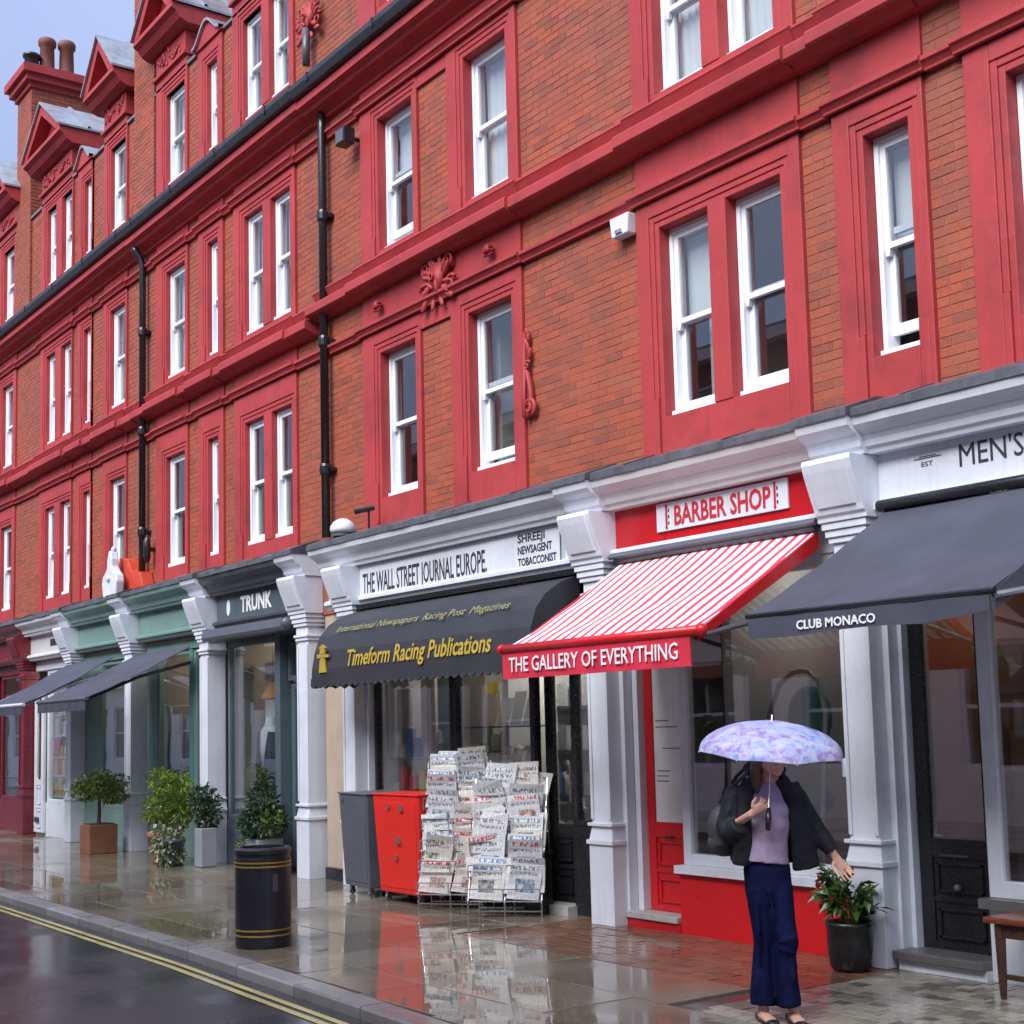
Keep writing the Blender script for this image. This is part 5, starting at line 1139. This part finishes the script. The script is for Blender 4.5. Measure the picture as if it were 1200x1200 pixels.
def clumps(c, R, k, seed, r=.45):
    rr_ = random.Random(seed); out = []
    for _ in range(k):
        d = rdir(rr_); f_ = rr_.uniform(.35, .8); s_ = rr_.uniform(r * .7, r * 1.25)
        out.append((c[0] + d.x * R[0] * f_, c[1] + d.y * R[1] * f_, c[2] + d.z * R[2] * f_, R[0] * s_, R[1] * s_, R[2] * s_))
    return out
t = thing('potted_tree', 'round headed shrub in a square brown planter by the further green shop', 'potted plant', (-19.55, -.55, 0))
MB().box(-19.76, -19.36, -.75, -.35, 0, .40).build('planter', 'claydark', t, bevel=.01); MB().box(-19.73, -19.39, -.72, -.38, .401, .41).build('soil', 'soil', t)
MB().tube([(-19.56, -.55, .40), (-19.54, -.55, .6), (-19.57, -.54, .85)], [.03, .025, .02], 7).build('trunk', 'bark', t)
o = cloud(clumps((-19.57, -.56, .90), (.50, .44, .27), 17, 3, .36), 1900, .065, .028, 2, .5).build('foliage', 'leafmid', t); o['kind'] = 'stuff'
t = thing('potted_shrub', 'bright feathery green shrub in a clay pot by the green shop', 'potted plant', (-17.2, -.55, 0))
MB().lathe([(.13, 0), (.15, .05), (.19, .33), (.21, .34), (.21, .40), (.17, .40), (.17, .36)], (-17.2, -.55, 0), 18).build('pot', 'clay', t, smooth=True); MB().lathe([(.165, 0), (.165, .01)], (-17.2, -.55, .365), 14).build('soil', 'soil', t)
o = cloud(clumps((-17.08, -.5, .78), (.42, .34, .42), 16, 4, .34), 1900, .085, .024, 5, .45).build('foliage', 'leafbright', t); o['kind'] = 'stuff'
m = MB(); rr_ = random.Random(8)
for k in range(7): m.tube([(-17.2, -.55, .37), (-17.25 + rr_.uniform(-.2, .2), -.52 + rr_.uniform(-.2, .2), .75)], .007, 5)
m.build('stem', 'bark', t)
t = thing('ivy_pot', 'variegated trailing ivy in a low dark pot between the planters', 'potted plant', (-16.82, -.60, 0))
MB().lathe([(.12, 0), (.14, .04), (.16, .28), (.175, .29), (.175, .33)], (-16.82, -.60, 0), 16).build('pot', 'darkgrey', t, smooth=True)
o = cloud(clumps((-16.80, -.62, .28), (.26, .22, .26), 8, 6, .5), 700, .065, .05, 7, .6).build('foliage', 'leafvar', t); o['kind'] = 'stuff'
t = thing('conifer_pot', 'dark upright shrub in a tall grey planter beside the white pilaster', 'potted plant', (-16.42, -.32, 0))
MB().box(-16.50, -16.29, -.44, -.23, 0, .47).build('planter', 'potgrey', t, bevel=.012); MB().box(-16.48, -16.31, -.42, -.25, .471, .48).build('soil', 'soil', t)
o = cloud(clumps((-16.42, -.32, .78), (.2, .2, .34), 9, 9, .5), 1000, .06, .03, 10).build('foliage', 'leafdark', t); o['kind'] = 'stuff'
MB().tube([(-16.42, -.32, .45), (-16.42, -.32, .8)], .02, 6).build('stem', 'bark', t)
t = thing('shrub_planter', 'dark conical shrub in a grey planter below the tailor window', 'potted plant', (-14.75, -.35, 0))
MB().box(-14.92, -14.60, -.5, -.18, 0, .42).build('planter', 'potgrey', t, bevel=.012); MB().box(-14.90, -14.62, -.48, -.2, .421, .43).build('soil', 'soil', t)
o = cloud([(-14.76, -.35, .60, .3, .26, .2), (-14.95, -.35, .58, .2, .2, .14), (-14.76, -.35, .82, .20, .18, .2), (-14.74, -.35, 1.0, .11, .1, .16)], 1400, .07, .032, 12).build('foliage', 'leafdark', t); o['kind'] = 'stuff'
o = cloud([(-14.52, -.36, .62, .1, .1, .14), (-15.02, -.42, .36, .12, .1, .12)], 200, .07, .04, 13).build('trailing_leaves', 'leafmid', t); o['kind'] = 'stuff'
MB().tube([(-14.76, -.35, .42), (-14.76, -.35, .9)], .02, 6).build('stem', 'bark', t)
# big leaved plant with red blooms, leaf by leaf
t = thing('flowering_plant', 'leafy plant with red blooms in a glossy black pot by the white pilaster', 'potted plant', (-6.23, -.36, 0))
cx, cy = -6.23, -.36
MB().lathe([(.105, 0), (.13, .03), (.142, .12), (.145, .20), (.142, .27), (.152, .285), (.152, .31), (.13, .31), (.13, .27)], (cx, cy, 0), 24).build('pot', 'potblack', t, smooth=True); MB().lathe([(.13, 0), (.13, .01)], (cx, cy, .285), 16).build('soil', 'soil', t)
rr_ = random.Random(21); stems = MB(); tips = []
for k in range(22):
    a = rr_.uniform(0, 2 * PI); r = rr_.uniform(.05, .29); h = rr_.uniform(.42, .70) - r * .55
    e = Vector((cx + r * math.cos(a) - .05, cy + r * math.sin(a) * .8 - .03, h)); stems.tube([(cx + .03 * math.cos(a), cy + .03 * math.sin(a), .29), ((cx + e.x) / 2, (cy + e.y) / 2, .29 + max(.1, h - .25) * .65), e], .005, 5); tips.append(e)
stems.build('stem', 'leafmid', t)
lm = MB(); lm.leaf(Vector((0, 0, 0)), Vector((1, 0, 0)), Vector((0, 0, 1)), 1, .40, 0); leafme = lm.mesh('leaf'); leafme.materials.append(M['leafpeony'])
for i in range(290):
    e = rr_.choice(tips); u = rr_.uniform(.35, 1.05); p = Vector((cx, cy, .31)).lerp(e, u); d = (Vector((e.x - cx, e.y - cy, .05)).normalized() * .8 + rdir(rr_) * .8 + Vector((0, 0, -.25)))
    yaw = math.atan2(d.y, d.x); pit = -math.atan2(d.z, math.hypot(d.x, d.y)); s_ = rr_.uniform(.07, .135)
    instance(leafme, 'leaf', None, t, p - Vector(t.location), (rr_.uniform(-.7, .7), pit, yaw), (s_, s_, s_))
for k in range(3):
    e = rr_.choice(tips); m = MB()
    for q in range(12): m.leaf(e + Vector((-.02, -.06, rr_.uniform(-.12, .02))), rdir(rr_), rdir(rr_), .045, .04, rr_.uniform(.02, 1))
    m.build('bloom', 'petal', t)
# stool
t = thing('bench', 'dark polished wooden bench standing under the white shop window', 'bench', (-4.9, -.3, 0))
MB().xy([(-5.12, -.50), (-4.2, -.50), (-4.2, -.12), (-5.12, -.12)], .42, .455).build('seat', 'wood', t, bevel=.01)
MB().box(-5.07, -4.25, -.46, -.44, .34, .419).build('apron', 'wooddark', t); MB().box(-5.07, -4.25, -.18, -.16, .34, .419).build('apron', 'wooddark', t)
for x in (-5.04, -4.28):
    for y in (-.45, -.17): MB().tube([(x, y, 0), (x, y, .03), (x, y, .1), (x, y, .34), (x, y, .42)], [.016, .02, .024, .03, .03], 8).build('leg', 'wooddark', t)
MB().box(-5.04, -4.28, -.46, -.44, .11, .14).build('stretcher', 'wooddark', t)
# chair in the barber window
t = thing('armchair', 'grey framed high backed chair with a green seat inside the barber window', 'chair', (-7.36, .45, 0))
m = MB(); ax = -7.36
for sx in (-1, 1): m.tube([(ax + sx * .29, .36, .06), (ax + sx * .29, .38, 1.0), (ax + sx * .28, .46, 1.65), (ax + sx * .20, .50, 1.88), (ax + sx * .08, .52, 1.96), (ax, .52, 1.97)], .02, 8)
m.tube([(ax - .29, .38, .75), (ax + .29, .38, .75)], .018, 8); m.build('frame', 'potgrey', t, smooth=True)
MB().ball((ax, .50, 1.0), (.26, .20, .12), 16, 10).build('seat', 'cushion', t, smooth=True)
MB().ball((ax, .60, 1.62), (.22, .06, .24), 16, 10).build('backrest', 'cushion', t, smooth=True)

# ------------------------------------------------------------------ other side of the street (seen in the glass and the wet paving)
OB = thing('opposite_terrace', 'pale rendered terrace across the street mirrored in the shop glass', 'building', (-12, -10.4, 0))
rects = []; x = -83
while x < 6:
    rects += [(x + .5, x + 1.9, .8, 2.7), (x + .6, x + 1.5, 4.1, 5.9), (x + .6, x + 1.5, 6.5, 7.9), (x + 2.1, x + 2.8, 0.02, 2.6)]; x += 3.0
b = wallcells(-83.5, 7, 0, 3.4, rects, -10.7, -10.4); b.build('ground_floor_wall', 'stucco', OB)
b = wallcells(-83.5, 7, 3.4, 8.3, rects, -10.7, -10.4); b.build('upper_wall', 'oppbrick', OB)
m = MB(); m.box(-83.5, 7, -10.4, -10.2, 3.3, 3.5); m.box(-83.5, 7, -10.4, -10.15, 8.3, 8.5); m.build('cornice', 'stucco', OB)
MB().box(-83.5, 7, -14, -13.8, 0, 8.5).build('room_wall', 'interiordark', OB); MB().box(-83.5, 7, -14, -10.4, 8.51, 8.65).build('roof', 'slate', OB)
for r in rects:
    if r[2] < .1: MB().box(r[0], r[1], -10.6, -10.55, r[2], r[3]).build('door', 'black', OB); continue
    m = MB(); a, b_, c_, d_ = r; m.box(a, a + .07, -10.52, -10.45, c_, d_).box(b_ - .07, b_, -10.52, -10.45, c_, d_).box(a + .07, b_ - .07, -10.52, -10.45, c_, c_ + .07).box(a + .07, b_ - .07, -10.52, -10.45, d_ - .07, d_).box(a + .07, b_ - .07, -10.515, -10.46, (c_ + d_) / 2 - .03, (c_ + d_) / 2 + .03)
    f = m.build('window', 'sashwhite', OB); MB().box(a + .06, b_ - .06, -10.49, -10.485, c_ + .06, d_ - .06).build('pane', 'glass', f)
t = thing('street_tree', 'leafy street tree across the road mirrored in the first floor glass', 'tree', (-23.5, -8.8, 0))
MB().tube([(-23.5, -8.8, 0), (-23.45, -8.8, 2), (-23.5, -8.7, 4), (-23.3, -8.6, 6)], [.16, .13, .10, .05], 9).build('trunk', 'bark', t)
o = cloud(clumps((-23.4, -8.7, 6.3), (1.9, 1.4, 2.0), 16, 41, .4), 3500, .20, .13, 42).build('crown', 'leafbright', t); o['kind'] = 'stuff'
t = thing('lamp_post', 'dark lamp post with hanging baskets across the street mirrored in the barber window', 'lamp post', (-16.1, -8.2, 0))
MB().lathe([(.10, 0), (.10, .5), (.05, .6), (.04, 2.2), (.035, 4.2)], (-16.1, -8.2, 0), 12).build('post', 'black', t)
for k, (bx, bz) in enumerate(((-15.72, 2.55), (-16.45, 1.5))):
    o = cloud(clumps((bx, -8.2, bz), (.27, .27, .19), 6, 31 + k), 400, .08, .05, 32 + k, .5).build('basket_foliage', 'leafmid', t); o['kind'] = 'stuff'
    MB().tube([(-16.1, -8.2, bz + .28), (bx, -8.2, bz + .28)], .015, 6).build('arm', 'black', t)
# ------------------------------------------------------------------ walking woman with an umbrella (local x = viewer's right, local -y = toward viewer)
PZ = math.radians(52)
P = thing('person', 'person walking in navy trousers, lilac top and open black jacket under an umbrella', 'person', (-5.52, -1.80, 0), PZ)
def skinned(m, name, mat, vox, sm=2, it=6, wr=None):
    o = m.build(name, mat, P, local=True, smooth=True)
    r = o.modifiers.new('remesh', 'REMESH'); r.mode = 'VOXEL'; r.voxel_size = vox; r.use_smooth_shade = True
    k = o.modifiers.new('smooth', 'SMOOTH'); k.factor = .5; k.iterations = it
    if wr:
        tx = bpy.data.textures.new('cloth_folds', 'CLOUDS'); tx.noise_scale = wr[1]; tx.noise_depth = 2
        d = o.modifiers.new('folds', 'DISPLACE'); d.texture = tx; d.strength = wr[0]; d.mid_level = .5; d.texture_coords = 'LOCAL'
    return o
def tub(m, pts, rads, n=14, ref=(1, 0, 0)):
    """limb: first radius along local x-ish, second along depth, rounded ends"""
    m.tube(pts, rads, n, ref=ref); m.ball(pts[0], rads[0][0] * .92 if isinstance(rads[0], tuple) else rads[0] * .97, 10, 8); m.ball(pts[-1], rads[-1][0] * .92 if isinstance(rads[-1], tuple) else rads[-1] * .97, 10, 8)
def hand(m, w, d, side, up, length, curl, thumbside):
    """palm and five unequal bent fingers from wrist w along d"""
    w = Vector(w); d = Vector(d).normalized(); s = Vector(side); s = (s - d * s.dot(d)).normalized(); n_ = d.cross(s).normalized() * up
    pl = length * .52
    m.tube([w - d * .02, w + d * pl * .35, w + d * pl * .8, w + d * pl], [(.020, .017), (.027, .015), (.032, .013), (.030, .011)], 10, ref=s)
    for i, (off, fl) in enumerate(((-.031, .84), (-.0105, 1.0), (.0105, .95), (.030, .74))):
        b = w + d * pl * .95 + s * off; L = length * .50 * fl; a = curl; pts = [b]
        for k, q in enumerate((.45, .32, .23)):
            b = b + (d * math.cos(a) + n_ * math.sin(a)) * L * q; pts.append(b); a += curl * .9
        m.tube(pts, [.0078, .0072, .0066, .0055], 7); m.ball(pts[-1], .0055, 6, 5)
    b = w + d * pl * .28 - s * .026 * thumbside; t1 = (d * .55 - s * .62 * thumbside + n_ * .3).normalized(); t2 = (d * .9 - s * .15 * thumbside + n_ * .45).normalized()
    m.tube([b, b + t1 * length * .20, b + t1 * length * .20 + t2 * length * .19], [.0115, .0095, .007], 7); m.ball(b + t1 * length * .20 + t2 * length * .19, .007, 6, 5)
# body: head, neck, hidden torso, arms, legs and feet as one surface
b = MB()
hx, hy, hz = .035, -.055, 1.405
b.ball((hx, hy, hz), (.070, .088, .105), 18, 14); b.ball((hx + .008, hy - .030, hz - .055), (.052, .055, .055), 14, 10)
b.ball((hx + .014, hy - .068, hz - .086), (.024, .022, .020), 10, 8)                       # chin
b.tube([(hx + .012, hy - .086, hz + .015), (hx + .016, hy - .098, hz - .010), (hx + .018, hy - .108, hz - .030), (hx + .016, hy - .092, hz - .038)], [.009, .011, .014, .010], 8)   # nose
b.tube([(hx - .014, hy - .083, hz - .058), (hx + .016, hy - .092, hz - .058), (hx + .042, hy - .080, hz - .058)], [.006, .009, .006], 8)   # lips
for sx in (-1, 1): b.ball((hx + sx * .070, hy + .012, hz - .012), (.010, .022, .030), 8, 8); b.ball((hx + .012 + sx * .03, hy - .074, hz + .012), (.013, .010, .010), 8, 6)
b.tube([(.022, -.035, 1.33), (.018, -.015, 1.27), (.010, .0, 1.22)], [(.046, .050), (.048, .05), (.07, .06)], 12, ref=(1, 0, 0))
b.tube([(.0, .0, 1.23), (.0, .0, 1.05), (.0, .0, .86), (-.005, .0, .74)], [(.10, .06), (.10, .075), (.095, .07), (.10, .08)], 14, ref=(1, 0, 0))
Rw = Vector((-.105, -.165, 1.105)); tub(b, [(-.145, .0, 1.22), (-.205, -.01, 1.02), Rw], [.045, .036, .022], 10)   # holding arm
Lw = Vector((.352, -.04, .872)); tub(b, [(.135, .0, 1.22), (.245, .01, 1.05), Lw], [.045, .036, .022], 10)         # swinging arm
hand(b, Rw + Vector((.008, -.004, .006)), (.80, -.25, .52), (.15, -.35, .9), -1, .150, .95, -1)
hand(b, Lw + Vector((.004, -.002, -.008)), (.50, -.18, -.86), (.86, .1, .5), 1, .160, .28, 1)
tub(b, [(-.045, .0, .74), (-.036, -.012, .42), (-.062, -.045, .11), (-.064, -.05, .055)], [.055, .042, .028, .030], 10)
tub(b, [(.045, .0, .74), (.062, -.09, .42), (.084, -.10, .11), (.090, -.10, .055)], [.055, .042, .028, .030], 10)
for (fx, fy, tx) in ((-.064, -.05, .035), (.090, -.10, .02)):
    b.tube([(fx - .01, fy + .035, .030), (fx, fy - .02, .034), (fx + tx * .6, fy - .09, .024), (fx + tx, fy - .145, .017)], [(.026, .026), (.032, .030), (.036, .019), (.024, .013)], 10, ref=(1, 0, 0))
skinned(b, 'body', 'skin', .0046, it=2)
# hair
b = MB(); b.ball((hx - .010, hy + .022, hz + .022), (.086, .094, .105), 16, 12)
b.tube([(hx - .062, hy + .015, hz + .02), (hx - .085, hy + .010, hz - .07), (hx - .095, hy + .0, hz - .15), (hx - .085, hy - .01, hz - .20)], [(.035, .045), (.038, .05), (.034, .04), (.014, .02)], 10, ref=(1, 0, 0))
b.tube([(hx - .02, hy + .09, hz), (hx - .03, hy + .10, hz - .12), (hx - .03, hy + .09, hz - .22)], [(.07, .03), (.075, .03), (.05, .02)], 10, ref=(1, 0, 0))
skinned(b, 'hair', 'hair', .009, it=3)
# lilac top
b = MB(); b.tube([(.012, -.006, 1.272), (.010, -.004, 1.235), (.0, -.006, 1.17), (.005, -.018, 1.10), (.008, -.022, 1.04), (.0, -.012, .96), (-.012, -.008, .89), (-.018, -.008, .838)], [(.056, .058), (.105, .075), (.125, .098), (.120, .112), (.116, .112), (.112, .100), (.122, .108), (.134, .115)], 22, ref=(1, 0, 0))
for sx in (-1, 1): b.tube([(sx * .11, .0, 1.225), (sx * .16, .0, 1.16)], [.05, .048], 10); b.ball((.008 + sx * .052, -.078, 1.115), (.055, .05, .055), 10, 8)
skinned(b, 'top', 'lilac', .008, it=3, wr=(.008, .10))
# navy trousers: two wide legs from a shared waist
b = MB(); b.tube([(-.008, .0, .868), (-.008, .0, .80), (-.004, .005, .70), (.0, .005, .62)], [(.116, .100), (.128, .112), (.130, .120), (.118, .112)], 20, ref=(1, 0, 0))
b.tube([(-.050, .0, .70), (-.038, -.01, .50), (-.036, -.012, .40), (-.048, -.015, .28), (-.060, -.03, .16), (-.064, -.04, .085)], [(.080, .105), (.068, .088), (.062, .080), (.066, .084), (.070, .090), (.068, .088)], 16, ref=(1, 0, 0))
b.tube([(.052, .0, .70), (.062, -.07, .52), (.070, -.115, .42), (.056, -.10, .36), (.060, -.095, .22), (.072, -.10, .088)], [(.076, .105), (.062, .086), (.058, .078), (.058, .078), (.062, .086), (.062, .086)], 16, ref=(1, 0, 0))
for (x0, z0, x1, z1, y) in ((-.085, .66, -.08, .30, -.10), (-.02, .70, .02, .44, -.125), (.01, .43, .12, .46, -.17), (.005, .40, .11, .37, -.165), (-.05, .50, -.03, .16, -.09), (.09, .34, .08, .14, -.165), (.02, .34, .03, .12, -.15), (-.10, .27, -.10, .12, -.09)):
    b.tube([(x0, y, z0), ((x0 + x1) / 2, y - .014, (z0 + z1) / 2), (x1, y, z1)], [.007, .015, .007], 7)
skinned(b, 'trousers', 'navy', .009, it=4, wr=(.010, .16))
# shoes
for (fx, fy, tx) in ((-.064, -.05, .035), (.090, -.10, .02)):
    b = MB(); b.tube([(fx - .012, fy + .048, .016), (fx, fy - .02, .014), (fx + tx * .6, fy - .09, .013), (fx + tx, fy - .155, .011)], [(.030, .016), (.032, .013), (.040, .014), (.028, .012)], 12, ref=(1, 0, 0)); b.tube([(fx - .012, fy + .05, .034), (fx - .008, fy + .03, .02)], [(.030, .014), (.030, .014)], 10, ref=(1, 0, 0))
    b.ball((fx + tx * .85, fy - .125, .018), (.036, .045, .017), 12, 8); b.build('shoe', 'shoe', P, local=True, smooth=True)
# jacket: back, two open fronts, sleeves, collar
b = MB()
b.tube([(.0, .045, 1.265), (.0, .062, 1.20), (-.004, .075, 1.08), (-.006, .085, .95), (-.004, .09, .82)], [(.12, .055), (.160, .07), (.158, .07), (.165, .066), (.18, .06)], 18, ref=(1, 0, 0))
def panel(pts, rads): b.tube(pts, rads, 12, ref=(1, 0, 0))
panel([(-.085, -.035, 1.285), (-.115, -.060, 1.20), (-.130, -.075, 1.08), (-.140, -.07, .96), (-.150, -.055, .83)], [(.042, .026), (.050, .030), (.042, .03), (.05, .03), (.055, .03)])
panel([(.085, -.035, 1.285), (.125, -.055, 1.20), (.150, -.055, 1.08), (.185, -.04, .95), (.205, -.02, .80)], [(.044, .026), (.052, .030), (.050, .03), (.068, .03), (.080, .03)])
panel([(-.15, .03, 1.2), (-.155, .03, 1.05), (-.165, .03, .84)], [(.035, .09), (.035, .09), (.035, .085)])
panel([(.15, .03, 1.2), (.165, .03, 1.05), (.20, .03, .82)], [(.035, .09), (.035, .09), (.04, .085)])
b.tube([(-.135, .01, 1.245), (-.175, .005, 1.16), (-.218, -.012, 1.03), (-.205, -.05, .995), (-.180, -.08, 1.02), (-.160, -.105, 1.045)], [.062, .064, .062, .060, .055, .049], 14)
b.tube([(.130, .01, 1.245), (.185, .01, 1.15), (.245, .012, 1.045), (.300, -.008, .955), (.345, -.034, .885)], [.060, .060, .056, .050, .043], 14)
b.tube([(-.075, -.05, 1.315), (-.088, .01, 1.345), (-.05, .065, 1.365), (.02, .085, 1.37), (.075, .06, 1.35), (.095, .005, 1.33), (.082, -.045, 1.30)], [.022, .028, .03, .03, .03, .028, .022], 10)
for (p0, p1) in (((-.19, -.055, 1.16), (-.24, -.05, 1.06)), ((-.22, -.07, 1.03), (-.17, -.12, 1.0)), ((.2, -.045, 1.12), (.27, -.04, .98)), ((-.16, -.09, 1.12), (-.15, -.10, .92))):
    b.tube([p0, [(a + c) / 2 for a, c in zip(p0, p1)], p1], [.006, .014, .006], 7)
skinned(b, 'jacket', 'jacket', .008, it=3, wr=(.013, .10))
def cuff(p, q, r): MB().tube([p, q], r, 12).build('cuff', 'jacket', P, local=True, smooth=True)
# shoulder bag on the far side
def toworld(o):
    o.location = P.location; o.rotation_euler = (0, 0, PZ)
Bg = thing('bag', 'dark nylon bag slung behind the walking person', 'bag', P.location, PZ)
b = MB(); b.ball((-.215, .09, 1.02), (.10, .075, .13), 16, 12); b.ball((-.225, .10, .94), (.09, .075, .08), 14, 10); o = b.build('body', 'bag', Bg, local=True, smooth=True)
MB().tube([(-.24, .03, 1.15), (-.18, -.02, 1.25), (-.10, -.045, 1.32), (-.06, .03, 1.38), (-.14, .1, 1.3), (-.24, .12, 1.15)], .011, 7).build('strap', 'bag', Bg, local=True, smooth=True)
MB().box(-.29, -.16, .01, .022, .93, 1.0).build('pocket', 'bag', Bg, local=True)
# umbrella
U = thing('umbrella', 'lilac and blue patterned umbrella held over the walking person', 'umbrella', P.location, PZ)
top = Vector((.052, -.01, 1.60)); grip = Vector((-.015, -.195, 1.09)); ax_ = (top - grip).normalized()
tilt = Matrix.Rotation(math.radians(3.5), 3, 'Y') @ Matrix.Rotation(math.radians(8), 3, 'X')
def up(r, a, z): return top + tilt @ Vector((r * math.cos(a), r * math.sin(a), z))
RU = .41; DU = .17; ng = 8; m = MB(); nr = 8; sub = 4; vs = []; rows = ng * sub
for i in range(nr + 1):
    u = i / nr
    for k in range(rows):
        f_ = (k % sub) / sub; inn = 1 - .055 * math.sin(PI * f_) * u ** 2; r = RU * math.sin(u * PI / 2 * .96) * inn
        z = -DU * (1 - math.cos(u * PI / 2)) ** .9 - .012 * math.sin(PI * f_) * u
        vs.append(up(r, 2 * PI * k / rows + .2, z + (.03 * math.sin(PI * f_) * u ** 3 * .6)))
m.add(vs, [(i * rows + k, i * rows + (k + 1) % rows, (i + 1) * rows + (k + 1) % rows, (i + 1) * rows + k) for i in range(nr) for k in range(rows)])
m.build('canopy', 'umbrella', U, local=True, smooth=True)
for k in range(ng):
    a = 2 * PI * k / ng + .2; pts = []
    for i in range(nr + 1):
        u = i / nr; pts.append(up(RU * math.sin(u * PI / 2 * .96), a, -DU * (1 - math.cos(u * PI / 2)) ** .9 - .004))
    rb = MB(); rb.tube(pts, .0025, 5); rb.ball(pts[-1], .005, 6, 4); rb.tube([pts[5], top - ax_ * .16], .002, 5); rb.build('rib', 'chrome', U, local=True)
MB().tube([top + ax_ * .035, top, grip], [.004, .005, .006], 8).build('shaft', 'chrome', U, local=True)
MB().tube([grip + ax_ * .05, grip, grip - ax_ * .07], [.012, .016, .013], 10).build('handle', 'black', U, local=True, smooth=True)
e = up(RU * .97, -.38, -DU * .98); MB().box(e.x - .010, e.x + .010, e.y - .003, e.y + .003, e.z - .10, e.z - .002).build('strap', 'white', U, local=True)
